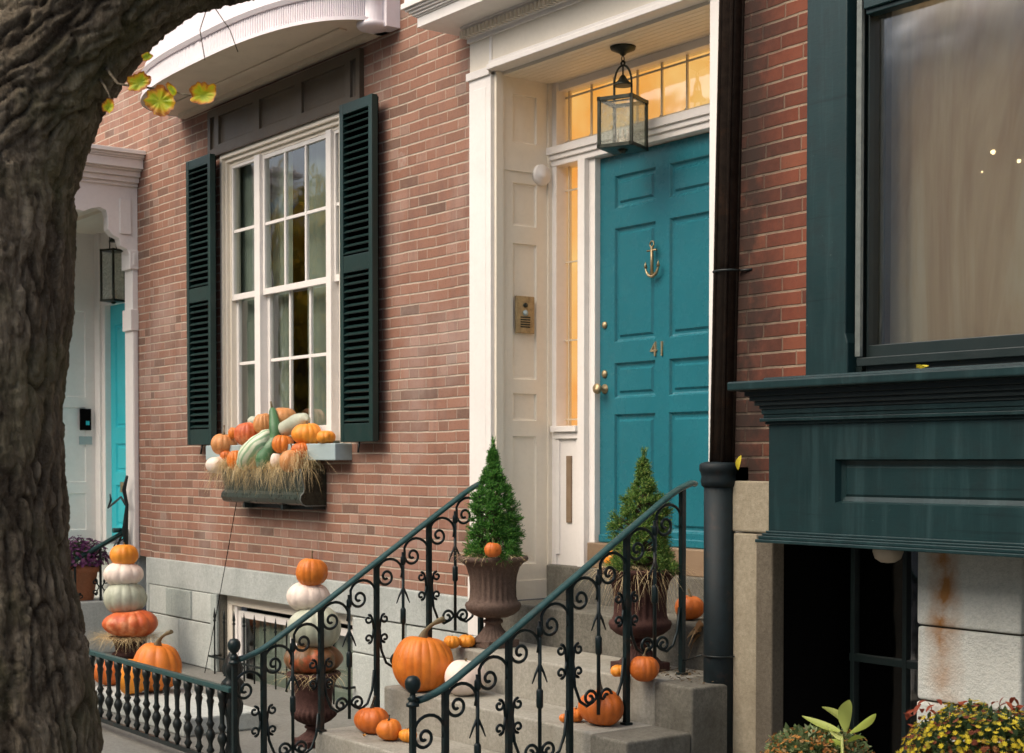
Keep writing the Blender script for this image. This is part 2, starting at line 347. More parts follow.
M['teal'] = paint('teal_door_paint', (0.017, 0.148, 0.188), 0.26, 0.08, 0.25, (0.015, 0.12, 0.16), 0.15, (8, 8, 0.6))
M['teal2'] = paint('bright_teal_door_paint', (0.03, 0.50, 0.58), 0.35, 0.06, 0.05, (0.02, 0.25, 0.3), 0.1)
M['bay'] = paint('dark_green_bay_paint', (0.0085, 0.029, 0.031), 0.38, 0.22, 0.5, (0.006, 0.016, 0.017), 0.10, (0.7, 1, 3), chip=0.6, chipcol=(0.16, 0.19, 0.17), streak=.55, spec=.4)
M['baydark'] = paint('black_green_sash_paint', (0.010, 0.020, 0.02), 0.4, 0.2, 0.2, (0.01, 0.01, 0.01), 0.2)
M['sill'] = paint('blue_grey_sill_paint', (0.34, 0.43, 0.44), 0.5, 0.1, 0.2, (0.2, 0.25, 0.24), 0.2, chip=0.4)
M['alu'] = metal('grey_strip_metal', (0.17, 0.19, 0.175), 0.4, 0.3, 0.15)
M['iron'] = metal('painted_wrought_iron', (0.006, 0.016, 0.017), 0.38, 0.0, 0.35, 0.25)
M['handrail'] = metal('teal_green_handrail_paint', (0.022, 0.066, 0.066), 0.32, 0.0, 0.2, 0.15)
M['ironblack'] = metal('black_cast_iron', (0.012, 0.018, 0.018), 0.4, 0.0, 0.3, 0.2)
M['pipebrown'] = metal('brown_downpipe_metal', (0.035, 0.024, 0.018), 0.35, 0.25, 0.4, 0.35)
M['pipegreen'] = metal('green_cast_pipe', (0.004, 0.011, 0.014), 0.62, 0.0, 0.35, 0.15)
M['brass'] = metal('aged_brass', (0.40, 0.31, 0.18), 0.48, 0.75, 0.3)
M['bronze'] = metal('dark_bronze', (0.035, 0.04, 0.03), 0.42, 0.6, 0.4, 0.2)
M['urn'] = stone('brown_urn_cast', (0.085, 0.056, 0.044), (0.15, 0.105, 0.082), 60, 0.003, 0.3, (0.05, 0.035, 0.03))
M['urnred'] = stone('maroon_urn_cast', (0.045, 0.019, 0.016), (0.085, 0.04, 0.032), 60, 0.003, 0.3, (0.03, 0.015, 0.013))
M['terracotta'] = stone('terracotta', (0.42, 0.155, 0.075), (0.52, 0.22, 0.12), 50, 0.002, 0.25, (0.3, 0.18, 0.12))
M['boxmetal'] = metal('dark_green_box_metal', (0.055, 0.075, 0.065), 0.3, 0.35, 0.3, 0.25)
M['glass'] = glass('window_glass', rough=0.05, f0=0.26)
M['glass2'] = glass('bay_window_glass', (0.95, 0.94, 0.88), 0.12, 0.0006, 0.40)
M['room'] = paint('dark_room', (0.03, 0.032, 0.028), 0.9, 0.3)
M['curtain'] = paint('grey_green_curtain', (0.25, 0.29, 0.235), 0.9, 0.15)
M['black'] = paint('black_paint_and_shade', (0.003, 0.003, 0.003), 0.9, 0.3, spec=.05)  # black of keypad and cable; painted shade in louvre gaps and basement
M['glow'] = emit('lit_hallway', (0.95, 0.33, 0.03), (1.0, 0.56, 0.17), 0.85, 2.6)
M['wood'] = paint('threshold_oak', (0.23, 0.16, 0.10), 0.5, 0.2, 0.4, (0.15, 0.08, 0.04), 0.3, (1, 8, 8))
M['pane'] = paint('lead_came', (0.62, 0.55, 0.42), 0.5, 0.1)
M['straw'] = leafmat('straw', [(0, (0.42, 0.30, 0.14)), (0.5, (0.72, 0.56, 0.30)), (1, (0.86, 0.72, 0.46))], 0.7, 0.3)
M['stem'] = paint('pumpkin_stem', (0.17, 0.13, 0.065), 0.75, 0.4, 0.5, (0.05, 0.05, 0.02), 0.5)
M['stemdark'] = paint('dark_pumpkin_stem', (0.05, 0.042, 0.025), 0.75, 0.4, 0.3, (0.02, 0.02, 0.01), 0.5)
M['orange'] = rind('orange_rind', (0.60, 0.15, 0.012), (0.74, 0.225, 0.022), spots=0.15)
M['deep'] = rind('deep_orange_rind', (0.52, 0.115, 0.012), (0.66, 0.17, 0.02), spots=0.25)
M['yellow'] = rind('yellow_orange_rind', (0.78, 0.25, 0.018), (0.85, 0.34, 0.03))
M['red'] = rind('red_orange_rind', (0.50, 0.08, 0.018), (0.62, 0.15, 0.035), (0.75, 0.30, 0.14), 0.2)
M['pale'] = rind('cream_white_rind', (0.80, 0.66, 0.56), (0.86, 0.75, 0.66), spots=0.12)
M['sage'] = rind('sage_grey_rind', (0.38, 0.41, 0.31), (0.50, 0.52, 0.41), spots=0.2)
M['mottled'] = rind('mottled_rind', (0.20, 0.085, 0.03), (0.09, 0.08, 0.035), (0.55, 0.12, 0.04), 0.4)
M['tan'] = rind('tan_netted_rind', (0.56, 0.22, 0.06), (0.62, 0.31, 0.12), spots=0.7)
M['stripe'] = rind('striped_gourd_rind', (0.62, 0.66, 0.48), (0.72, 0.74, 0.58), (0.50, 0.55, 0.40), stripe=(120, (0.16, 0.33, 0.17), 0.8))
M['green'] = rind('green_gourd_rind', (0.04, 0.13, 0.05), (0.08, 0.20, 0.08), (0.36, 0.42, 0.30), 0.15)

# ================================================================== setting
def ground_sheet(name, x0, x1, y0, y1, z, mat, thick=None):
    b = MB()
    if thick: b.box(x0, x1, y0, y1, z - thick, z)
    else: b.add([(x0, y0, z), (x1, y0, z), (x1, y1, z), (x0, y1, z)], [(0, 1, 2, 3)])
    return tag(b.build(name, mat), kind='structure')
ground_sheet('ground', -250, 250, -250, 250, -0.15, M['asphalt'])
ground_sheet('road', -120, 120, -12.0, -4.4, -0.146, M['asphalt'])
ground_sheet('sidewalk', -60, 40, -4.4, -0.02, 0.0, M['concrete'], 0.14)
ground_sheet('far_sidewalk', -60, 40, -15.0, -12.0, 0.0, M['concrete'], 0.14)
WT = 9.6       # wall top

def wall_grid(b, x0, x1, z0, z1, holes, y, thick):
    xs = sorted(set([x0, x1] + [h[0] for h in holes] + [h[1] for h in holes])); zs = sorted(set([z0, z1] + [h[2] for h in holes] + [h[3] for h in holes]))
    xs = [v for v in xs if x0 <= v <= x1]; zs = [v for v in zs if z0 <= v <= z1]
    inh = lambda cx, cz: any(h[0] < cx < h[1] and h[2] < cz < h[3] for h in holes)
    for i in range(len(xs) - 1):
        for j in range(len(zs) - 1):
            if not inh((xs[i] + xs[i + 1]) / 2, (zs[j] + zs[j + 1]) / 2):
                b.add([(xs[i], y, zs[j]), (xs[i + 1], y, zs[j]), (xs[i + 1], y, zs[j + 1]), (xs[i], y, zs[j + 1])], [(0, 1, 2, 3)])
    for h in holes:
        a, c, d, e = max(h[0], x0), min(h[1], x1), max(h[2], z0), min(h[3], z1)
        if a >= c or d >= e: continue
        q = [(a, d), (c, d), (c, e), (a, e)]
        for k in range(4):
            p, r = q[k], q[(k + 1) % 4]
            if k == 0 and h[2] < z0: continue
            b.add([(p[0], y, p[1]), (r[0], y, r[1]), (r[0], y + thick, r[1]), (p[0], y + thick, p[1])], [(0, 1, 2, 3)])

# ---- main house ----------------------------------------------------------
H1 = thing('brick_rowhouse', 'faded red brick rowhouse with dark green shutters and a recessed teal door numbered 41', 'house', (-8.6, 0, 0))
XL, XR = -12.10, -5.03
WX0, WX1 = XA(222, 0.0), XA(341, -0.0) + 0.03            # main window opening
WZ0, WZ1 = 1.75, 3.97
DX0, DX1 = -7.12, -5.33                                  # door recess
DZ0, DZ1 = 0.0, 3.87
LX0, LX1 = XA(222, 0, 640), XA(356, 0, 640)              # basement window
BASE = 0.82
up_holes = [(-10.75, -8.9, 5.4, 7.4), (-7.0, -5.9, 5.4, 7.2)]
b = MB(); wall_grid(b, XL, XR, BASE, WT, [(WX0, WX1, WZ0, WZ1), (DX0 - .05, DX1 + .05, DZ0, DZ1 + .05)] + up_holes[1:], 0.0, 0.12)
wall1 = b.build('wall', M['brick'], H1, fix=False); MB().box(XL + .01, XR - .01, 6.0, 6.15, 0, WT).build('rear_wall', M['brick'], H1)
b = MB(); b.box(XL, XR, -0.12, 6.2, WT, WT + 0.25); b.build('roof', M['granite_dark'], H1)
for (a, c, d, e) in up_holes[1:]:
    w = MB(); w.box(a, c, 0.10, 0.13, d, e); w.build('pane', M['glass'], H1)
# granite base: band then ashlar blocks
b = MB(); b.box(XL, WX0 - 0.02, -0.035, 0.1, 0.60, BASE); b.box(WX0 - 0.017, DX0 - 0.26, -0.04, 0.1, 0.605, BASE - 0.002)
b.build('base_course', M['granite'], H1, 0.006)
b = MB()
def block(x0, x1, z0, z1, j=0.004): b.box(x0 + j, x1 - j, -0.03 - random.random() * 0.006, 0.08, z0 + j, z1 - j)
xs = [XL, -11.75, -11.25, LX0]
for i in range(3): block(xs[i], xs[i + 1], 0.36, 0.60)
block(XL, -11.5, 0.0, 0.36); block(-11.5, LX0, 0.0, 0.36)
b.build('ashlar', M['granite_light'], H1, 0.008); b = MB()
for (z0, z1, cut) in [(0.36, 0.60, -8.1), (0.0, 0.36, -7.9)]:
    block(LX1, cut, z0, z1); block(cut, DX0 - 0.02, z0, z1)
blocks = b.build('ashlar', M['granite_light'], H1, 0.008)
b = MB(); b.box(-11.74, -11.26, -0.040, 0.06, 0.368, 0.592); b.build('dark_block', M['granite_dark'], H1, 0.006); b = MB(); b.box(LX0 - 0.11, LX0 - 0.004, -0.045, 0.1, 0, 0.598); b.build('dark_block', M['granite_dark'], H1, 0.006)
b = MB(); b.box(XL, LX0, -0.02, 0.07, 0.0, 0.6); b.build('mortar_backing', M['step_dark'], H1); b = MB(); b.box(LX1, DX0, -0.018, 0.07, 0.0, 0.6); b.build('mortar_backing', M['step_dark'], H1)

def sash(b, x0, x1, z0, z1, y, d, fw_, cols, rows, mw=0.022, top=None, bot=None):
    top = top or fw_; bot = bot or fw_
    b.box(x0, x0 + fw_, y, y + d, z0, z1); b.box(x1 - fw_, x1, y, y + d, z0, z1)
    b.box(x0 + fw_, x1 - fw_, y + .001, y + d, z1 - top, z1); b.box(x0 + fw_, x1 - fw_, y + .001, y + d, z0, z0 + bot)
    gx0, gx1, gz0, gz1 = x0 + fw_, x1 - fw_, z0 + bot, z1 - top
    for i in range(1, cols):
        x = gx0 + (gx1 - gx0) * i / cols; b.box(x - mw / 2, x + mw / 2, y + .004, y + d - .004, gz0, gz1)
    for j in range(1, rows):
        z = gz0 + (gz1 - gz0) * j / rows; b.box(gx0, gx1, y + .007, y + d - .007, z - mw / 2, z + mw / 2)

# main window
win = MB()
cas = [(0.0, -0.01, 0.035), (0.035, 0.015, 0.03), (0.065, 0.04, 0.025)]
off = 0
for (o_, y_, w_) in cas:
    for sx in (0, 1):
        a = WX0 + o_ if sx == 0 else WX1 - o_ - w_
        win.box(a, a + w_, y_, 0.12, WZ0, WZ1 - o_ )
    win.box(WX0 + o_ + w_ - .001, WX1 - o_ - w_ + .001, y_ + .001, 0.119, WZ1 - o_ - w_, WZ1 - o_ - .0005)
window = win.build('window', M['cream'], H1, 0.003)
tag(window, 'wide white triple sash window with small panes')
m0, m1 = XA(256, 0.03), XA(261.5, 0.03); r0, r1 = XA(327.5, 0.03), XA(332.5, 0.03)
b = MB(); b.box(m0, m1, 0.02, 0.11, WZ0 + .02, WZ1 - 0.08); b.box(r0, r1, 0.02, 0.11, WZ0 + .02, WZ1 - .08); b.build('mullion', M['white'], window, 0.003)
zi0, zi1 = WZ0 + 0.06, WZ1 - 0.09; zm = 2.875
for (a, c, n_) in ((WX0 + 0.09, m0, 1), (m1, r0, 3), (r1, WX1 - 0.09, 1)):
    fs_ = 0.03 if n_ == 3 else 0.022
    b = MB(); sash(b, a, c, zm - 0.02, zi1, 0.045, 0.03, fs_, n_, 2, .023, bot=0.045); sash(b, a, c, zi0, zm + 0.012, 0.08, 0.03, fs_ + .012, n_, 2, .023, top=0.02, bot=0.07)
    b.build('sash', M['white'], window, 0.002)
    g = MB(); g.pane(a + .01, c - .01, 0.062, zm, zi1 - .01); g.pane(a + .01, c - .01, 0.097, zi0 + .01, zm); g.build('glazing', M['glass'], window)
b = MB(); b.box(WX0 - 0.02, XA(352, 0, 450), -0.13, 0.14, WZ0 - 0.115, WZ0 - .002); b.build('sill', M['sill'], window, 0.006)
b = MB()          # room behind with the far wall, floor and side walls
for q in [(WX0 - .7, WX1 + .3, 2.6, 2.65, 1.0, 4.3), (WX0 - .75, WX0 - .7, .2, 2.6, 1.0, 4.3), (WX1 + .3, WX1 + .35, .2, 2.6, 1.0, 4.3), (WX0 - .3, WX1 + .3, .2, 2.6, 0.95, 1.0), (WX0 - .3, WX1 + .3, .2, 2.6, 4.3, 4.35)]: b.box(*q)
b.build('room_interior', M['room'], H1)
def drape(x0, x1, z0, z1, y, amp, folds, n=60):
    vs = []; fs = []; nz = 14; k = folds / (x1 - x0)
    for i in range(n + 1):
        x = x0 + (x1 - x0) * i / n
        for j in range(nz + 1):
            z = z0 + (z1 - z0) * j / nz
            yy = y + amp * 2.2 * noise.noise(Vector((x * k * 1.3, z * .25, y * 9))) + amp * .8 * noise.noise(Vector((x * k * 3.1, z * .5, 3)))
            vs.append((x, yy, z))
    for i in range(n):
        for j in range(nz): a = i * (nz + 1) + j; fs.append((a, a + nz + 1, a + nz + 2, a + 1))
    return MB().add(vs, fs, True)
for (a, c, n_, yy_) in ((WX0 + .02, m0 + 0.0, 6, .155), (m0 + .02, m0 + 0.34, 7, .16), (m0 + .50, WX1 + .1, 12, .19)):
    drape(a, c, 1.5, 4.1, yy_, 0.010, n_).build('curtain', M['curtain'], window, fix=False)

# lintel panel over the window
px0, px1 = XA(208, -0.03, 130), XA(360, -0.03, 100); LZ0, LZ1 = 3.975, 4.32
f_y = lambda y: (lambda u, v, d: (u, y + d, v))
cells = [(px0 + .045, px0 + .12, LZ0 + .05, LZ1 - .05), (px0 + .19, px0 + .76, LZ0 + .07, LZ1 - .06), (px0 + .86, px1 - .88, LZ0 + .07, LZ1 - .06), (px1 - .78, px1 - .19, LZ0 + .07, LZ1 - .06), (px1 - .12, px1 - .045, LZ0 + .05, LZ1 - .05)]
b = MB(); b.panelled(px0, px1, LZ0, LZ1, cells, [(0.004, 0.018), (0.018, 0.022)], f_y(-0.035)); b.box(px0, px1, -0.0345, 0.05, LZ1 - .001, LZ1 + .006); b.box(px0 - .001, px0 + .004, -.0345, .05, LZ0, LZ1); b.box(px1 - .004, px1 + .001, -.0345, .05, LZ0, LZ1)
b.box(px0, px1, -0.034, 0.05, LZ0 - .006, LZ0 - .001)
b.build('lintel_panel', M['lintel'], H1, fix=False)

# shutters
def shutter(x0, x1, name='shutter'):
    z0, z1 = 1.755, 3.965; y0, y1 = -0.115, -0.07; st = 0.045
    b = MB(); b.box(x0, x0 + st, y0, y1, z0, z1); b.box(x1 - st, x1, y0, y1, z0, z1)
    for (a, c) in ((z0, z0 + .12), (2.86, 2.97), (z1 - .07, z1)): b.box(x0 + st, x1 - st, y0 + .002, y1 - .002, a, c)
    o = b.build(name, M['shutter'], H1, 0.003)
    sl_ = MB()
    for (a, c) in ((z0 + .12, 2.86), (2.97, z1 - .07)):
        n = int((c - a) / 0.046)
        for i in range(n):
            z = a + (i + .5) * (c - a) / n
            sl_.obox(((x0 + x1) / 2, (y0 + y1) / 2 - .004, z), x1 - x0 - 2 * st, 0.036, 0.007, Matrix.Rotation(R(32), 3, 'X'))
    sl_.build('louvres', M['shutter'], o); MB().box(x0 + .01, x1 - .01, y1 + .003, y1 + .012, z0 + .01, z1 - .01).build('louvre_shade_panel', M['black'], o)  # added black board paints the shade seen between the slats
    hg = MB()
    hg.tube([((x0 + x1) / 2, -.005, z0 + .02), ((x0 + x1) / 2, -.10, z0 + .02)], .008, 6); hg.tube([((x0 + x1) / 2, -.09, z0), ((x0 + x1) / 2, -.1, z0 - .07)], .008, 6)
    hg.build('shutter_hook', M['ironblack'], o)
    return o
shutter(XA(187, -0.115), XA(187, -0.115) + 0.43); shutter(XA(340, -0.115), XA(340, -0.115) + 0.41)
b = MB(); b.tube([(WX0 - .06, -.02, 3.72), (WX0 - .02, -.10, 3.72), (WX0 + .02, -.05, 3.72)], .012, 6); b.tube([(WX0 - .06, -.02, 2.72), (WX0 + .01, -.06, 2.72)], .012, 6); b.build('shutter_hinge', M['ironblack'], window)

# bow window above, seen from below
BXA, BXB = -11.45, -8.27; bc = (BXA + BXB) / 2; ba = (BXB - BXA) / 2; BZ = 4.39
def bowpt(t, off, z, bb=0.60):
    c, s = math.cos(t), math.sin(t)
    ee = 0.72
    x = math.copysign(abs(c) ** ee, c) * (ba + off - 0.0); y = -(abs(s) ** ee) * (bb + off)
    return (bc - x, y + 0.0, z)
NB = 640
def bow_layer(b, z0, z1, o0, o1=None, rib=0):
    o1 = o0 if o1 is None else o1; vs = []
    for i in range(NB + 1):
        t = PI * i / NB; r_ = (0.007 if rib and (i // 2) % 2 else 0)
        vs += [bowpt(t, o0 - r_, z0), bowpt(t, o1 - r_, z1)]
    b.add(vs, [(2 * i, 2 * i + 2, 2 * i + 3, 2 * i + 1) for i in range(NB)])
def bow_cap(b, z, o0, o1):
    vs = []
    for i in range(NB + 1):
        t = PI * i / NB; vs += [bowpt(t, o0, z), bowpt(t, o1, z)]
    b.add(vs, [(2 * i, 2 * i + 2, 2 * i + 3, 2 * i + 1) for i in range(NB)])
b = MB()
bow_layer(b, BZ, BZ + .022, .03); bow_cap(b, BZ + .022, .018, .03); bow_layer(b, BZ + .022, BZ + .15, .018, rib=1); bow_cap(b, BZ + .15, .0, .03); bow_layer(b, BZ + .15, BZ + .175, .03, .045); bow_cap(b, BZ + .175, .0, .045)
bow_layer(b, BZ + .175, BZ + .26, 0.0); bow_cap(b, BZ + .26, -.03, 0.0); bow_layer(b, BZ + .26, BZ + 0.9, -.03); bow_layer(b, BZ + .9, BZ + .98, .03); bow_cap(b, BZ + .9, -.03, .03); bow_cap(b, BZ + .98, -.03, .03); bow_layer(b, BZ + .98, BZ + 3.0, -.03)
bow = b.build('bow_window', M['bowwhite'], H1, fix=False)
b = MB(); vs = []
for i in range(NB + 1): vs.append(bowpt(PI * i / NB, .028, BZ + .004))
b.add(vs, [tuple(range(NB + 1))]); b.box(BXA + .05, BXB - .05, -.06, .0, BZ - .03, BZ + .003); b.box(BXA + .25, BXB - .25, -.26, -.20, BZ - .008, BZ + .003)
b.build('soffit', M['soffit'], bow, fix=False)
b = MB(); vs = [bowpt(PI * i / NB, .05, BZ + 3.0) for i in range(NB + 1)] + [(bc, 0, BZ + 3.5)]
b.add(vs, [(i, i + 1, NB + 1) for i in range(NB)]); b.build('bow_roof', M['granite_dark'], bow, fix=False)
for tc_ in (0.22, 0.5, 0.78):
    b = MB(); vs = []
    for i in range(13):
        t = PI * (tc_ - .1 + .2 * i / 12); vs += [bowpt(t, -.022, BZ + 1.1), bowpt(t, -.022, BZ + 2.7)]
    b.add(vs, [(2 * i, 2 * i + 2, 2 * i + 3, 2 * i + 1) for i in range(12)]); b.build('pane', M['glass2'], bow, fix=False)
# engaged round corner block at the right end of the bow
b = MB(); b.lathe([(0.0, BZ - .035), (0.085, BZ - .035), (0.10, BZ - .02), (0.10, BZ + .0), (.088, BZ + .01), (.088, BZ + .15), (.10, BZ + .17), (.10, BZ + .19), (.075, BZ + .21), (.075, BZ + 3.0), (0, BZ + 3.0)], (BXB - .05, -.13, 0), 48, flute=24, fd=.07, frange=(BZ + .005, BZ + .155))
b.box(BXB - .15, BXB + .07, -.10, 0.02, BZ - .03, BZ + 3.0)
b.build('corner_column', M['bowwhite'], bow)

# ---- door surround ------------------------------------------------------
PLX0, PLX1 = -7.335, -7.12; PRX0, PRX1 = -5.33, -5.06
SUR = MB().box(PLX0, PLX1, -0.075, 0.0, 0.62, 3.86).build('pilaster', M['white'], H1, 0.004)
b = MB(); b.box(PLX0 - .012, PLX1 + .0, -0.09, 0.0, 3.84, 3.885); b.box(PLX0 + .045, PLX1 - .045, -0.0775, -.07, 1.05, 3.78); b.box(PLX0 - .0, PLX1 - .004, -.088, 0, .61, .95); b.build('capital', M['white'], SUR, .003)
SUR2 = MB().box(PRX0, PRX1, -0.075, 0.0, 0.61, 3.86).build('pilaster', M['white'], H1, 0.004)
b = MB(); b.box(PRX0, PRX1 + .012, -0.09, 0.0, 3.84, 3.885); b.build('capital', M['white'], SUR2, .003)
ENT = MB()
ENT.box(PLX0, PRX1, -0.07, 0.02, 3.885, 4.08)
ent = ENT.build('entablature', M['cream'], H1, 0.003)
b = MB(); b.box(PLX1 - .002, PRX0 + .002, -0.105, 0.0, 3.862, 3.892); b.box(PLX1 - .003, PRX0 + .003, -.09, -.0, 3.892, 3.915); b.box(PLX0 - .01, PRX1 + .01, -.085, 0, 4.06, 4.085); b.box(PLX1 - .012, PLX1 + .012, -.078, 0, 3.915, 4.06); b.build('architrave', M['white'], ent, .004)
b = MB(); n = 62
for i in range(n):
    x = PLX0 - .02 + (PRX1 - PLX0 + .04) * (i + .5) / n; b.box(x - .0085, x + .0085, -.135, -.05, 4.085, 4.125)
b.build('dentils', M['cream'], ent, .0015)
b = MB()
for (z0, z1, o_) in ((4.125, 4.136, .11), (4.136, 4.147, .135), (4.147, 4.205, .33), (4.205, 4.213, .34), (4.213, 4.226, .352), (4.226, 4.240, .366), (4.240, 4.254, .382), (4.254, 4.285, .40), (4.285, 4.31, .385)):
    b.box(PLX0 + .17 - max(o_, .18), PRX1 - .12 + o_ if o_ < .3 else PRX1 + .1, -o_, .02, z0, z1)
b.box(PLX0 + .005, PRX1, -.10, .02, 4.083, 4.126)
b.build('cornice', M['white'], ent, .002)
# recess: left reveal (faces +x), right reveal, ceiling
RD = 0.36
prof = [(0.006, 0.0), (0.012, 0.010), (0.022, 0.012)]
def mirror_panels(): return [(0.075, RD - 0.10, 3.47, 3.76), (0.075, RD - 0.10, 2.99, 3.25), (0.075, RD - .10, 2.10, 2.90), (0.075, RD - .10, 1.86, 2.03), (0.075, RD - .10, 1.02, 1.78)]
for (X, s) in ((DX0, -1), (DX1, 1)):
    b = MB(); b.panelled(-0.0, RD, 0.82, 3.865, mirror_panels(), prof, lambda u, v, d, X=X, s=s: (X + s * d + (-s) * 0.004, u, v))
    b.box(min(X, X - s * .022), max(X, X - s * .022), -.05, .0, 0.82, 3.86)
    b.box(min(X, X - s * .012), max(X, X - s * .012), 0.005, RD, 3.31, 3.38)
    b.box(min(X, X - s * .018), max(X, X - s * .018), RD - .028, RD, 0.82, 3.86)
    b.box(min(X, X - s * .016), max(X, X - s * .016), 0.005, RD - .03, 0.82, 0.93)
    rv = b.build('reveal_panelling', M['cream'], H1, fix=False)
b = MB()
nb_ = 9
for i in range(nb_):
    y0 = .0 + (RD + .04) * i / nb_; b.box(DX0, DX1, y0 + .0015, y0 + (RD + .04) / nb_ - .0015, 3.845, 3.862)
b.box(DX0, DX1, 0, RD + .04, 3.852, 3.90); b.build('porch_ceiling', M['cream'], H1)
# door frame wall
DY = 0.42; dx0, dx1 = XA(600, DY), 2 * (-6.207) - XA(600, DY); DB, DT = 1.165, 3.355
mu0, mu1 = dx0 - 0.115, dx0 - 0.0
b = MB()
b.box(DX0, DX1, RD - .005, RD + .12, 3.36, 3.47)                         # transom bar
b.box(DX0, DX1, RD - .035, RD, 3.425, 3.47); b.box(DX0, DX1, RD - .02, RD, 3.395, 3.426)
b.box(DX0, DX1, RD + .02, RD + .12, 3.80, 3.845)
b.box(DX0, DX0 + .055, RD, RD + .12, .82, 3.85); b.box(DX1 - .055, DX1, RD, RD + .12, .82, 3.85)
for (a, c) in ((mu0, mu1), (dx1, dx1 + .115)):
    b.box(a, c, RD + .02, RD + .12, 1.0, 3.36)
    b.box(a + .0, a + .062 if a == mu0 else c, RD - .015, RD + .02, 1.0, 3.36) if a == mu0 else b.box(c - .062, c, RD - .015, RD + .02, 1.0, 3.36)
frame = b.build('door_frame', M['white'], H1, .003)
b = MB()
for (a, c) in ((DX0 + .055, mu0), (dx1 + .115, DX1 - .055)):
    b.box(a, c, RD + .01, RD + .1, 1.0, 1.80); b.box(a - .02, c + .0, RD - .03, RD + .02, 1.80, 1.835); b.box(a, c, RD - .01, RD + .02, 1.76, 1.80)
    b.box(a, a + .03, RD + .0, RD + .012, 1.08, 1.76); b.box(c - .03, c, RD, RD + .012, 1.08, 1.76)
    b.build('sidelight_base', M['white'], frame, .003); b = MB()
for (a, c) in ((DX0 + .055, mu0), (dx1 + .115, DX1 - .055)): MB().box((a + c) / 2 - .012, (a + c) / 2 + .032, RD + .0, RD + .011, 1.27, 1.66).build('slot', M['wood'], frame)
# glazing lead and glow
b = MB(); g = MB()
tx0, tx1 = DX0 + .055, DX1 - .055
g.pane(tx0, tx1, RD + .077, 3.47, 3.80)
for z in (3.505, 3.765): b.box(tx0, tx1, RD + .068, RD + .076, z - .005, z + .005)
n = 8
for i in range(n + 1):
    x = tx0 + .04 + (tx1 - tx0 - .08) * i / n if i not in (0, n) else (tx0 + .035 if i == 0 else tx1 - .035)
    b.box(x - .005, x + .005, RD + .066, RD + .077, 3.475, 3.80)
    b.lathe([(0, -.004), (.012, -.004), (.012, .004), (0, .004)], (x, RD + .066, 3.505), 10, axis=Matrix.Rotation(R(90), 3, 'X'))
for (a, c) in ((DX0 + .055, mu0), (dx1 + .115, DX1 - .055)):
    g.pane(a, c, RD + .077, 1.835, 3.36)
    for x in (a + .035, c - .035): b.box(x - .004, x + .004, RD + .066, RD + .077, 1.84, 3.36)
    for z in (1.875, 2.34, 2.80, 3.22): b.box(a, c, RD + .067, RD + .076, z - .004, z + .004)
b.build('lead_cames', M['pane'], frame); g.build('glazing', M['glass'], frame)
b = MB(); b.box(DX0 - .5, DX1 + .3, RD + .22, RD + .24, 1.2, 4.25)
b.build('lit_hallway', M['glow'], H1)
# the door
dw = dx1 - dx0; st = 0.125; mid = (dx0 + dx1) / 2; cm = 0.055
cols_ = ((dx0 + st, mid - cm), (mid + cm, dx1 - st))
pan = [(a, c, z0, z1) for (a, c) in cols_ for (z0, z1) in ((3.055, 3.24), (2.30, 2.945), (1.985, 2.185), (1.24, 1.895))]
b = MB(); b.panelled(dx0, dx1, DB, DT, pan, [(0.004, 0.004), (0.010, 0.014), (0.018, 0.018), (0.030, 0.018), (0.042, 0.006)], f_y(DY))
b.box(dx0, dx1, DY + .03, DY + .06, DB, DT)
door = b.build('door', M['teal'], H1, fix=False); tag(door, 'teal eight panel front door with brass hardware')
b = MB(); b.box(dx0 + .01, dx1 - .01, DY - .02, DY + .0, DB, DB + .045); b.build('weather_bar', M['teal'], door, .006)
b = MB(); b.box(dx0 - .02, dx1 + .02, RD - .02, DY + .06, 1.02, DB - .002); b.build('threshold', M['wood'], H1, .006)
ry = Matrix.Rotation(R(90), 3, 'X')
def onface(p): return Vector(p)
kx = XA(605, DY, 390)
b = MB(); b.lathe([(0, 0), (.028, 0), (.028, .004), (.010, .010), (.010, .035), (.026, .045), (.031, .058), (.026, .070), (.0, .074)], (kx, DY - .0, ZA(605, 389, DY)), 24, axis=ry); b.build('knob', M['brass'], door)
b = MB(); b.lathe([(0, 0), (.022, 0), (.022, .008), (.012, .014), (0, .015)], (kx, DY, ZA(606, 374, DY)), 20, axis=ry); b.lathe([(0, 0), (.02, 0), (.02, .008), (.01, .014), (0, .015)], (kx, DY, ZA(606, 325, DY)), 20, axis=ry); b.build('lock', M['brass'], door)
# anchor knocker
ax, az = XA(656, DY, 262), ZA(656, 262, DY); ay = DY - .03
b = MB(); _n0 = len(b.v)
b.tube([(ax, ay, az + .095), (ax, ay, az - .085)], [.008, .010], 10)
b.tube([(ax + .019 * math.cos(t), ay, az + .112 + .019 * math.sin(t)) for t in [i * PI / 8 for i in range(17)]], .005, 6)
b.tube([(ax - .045, ay, az + .072), (ax + .045, ay, az + .072)], .006, 6)
b.tube([(ax - .062 * math.cos(t) * 1.0, ay, az - .02 - .075 * math.sin(t)) for t in [PI * i / 14 for i in range(15)]], [.004 + .006 * math.sin(PI * i / 14) for i in range(15)], 8)
for s in (-1, 1): b.tube([(ax + s * .062, ay, az + .005), (ax + s * .060, ay, az - .035)], [.001, .013], 6)
b.tube([(ax, DY, az + .08), (ax, ay, az + .08)], .006, 6); b.tube([(ax, DY, az - .07), (ax, ay, az - .07)], .006, 6)
b.v = [(ax + (v[0] - ax) * .85, v[1], az + (v[2] - az) * .85) for v in b.v]; b.build('anchor_knocker', M['brass'], door)
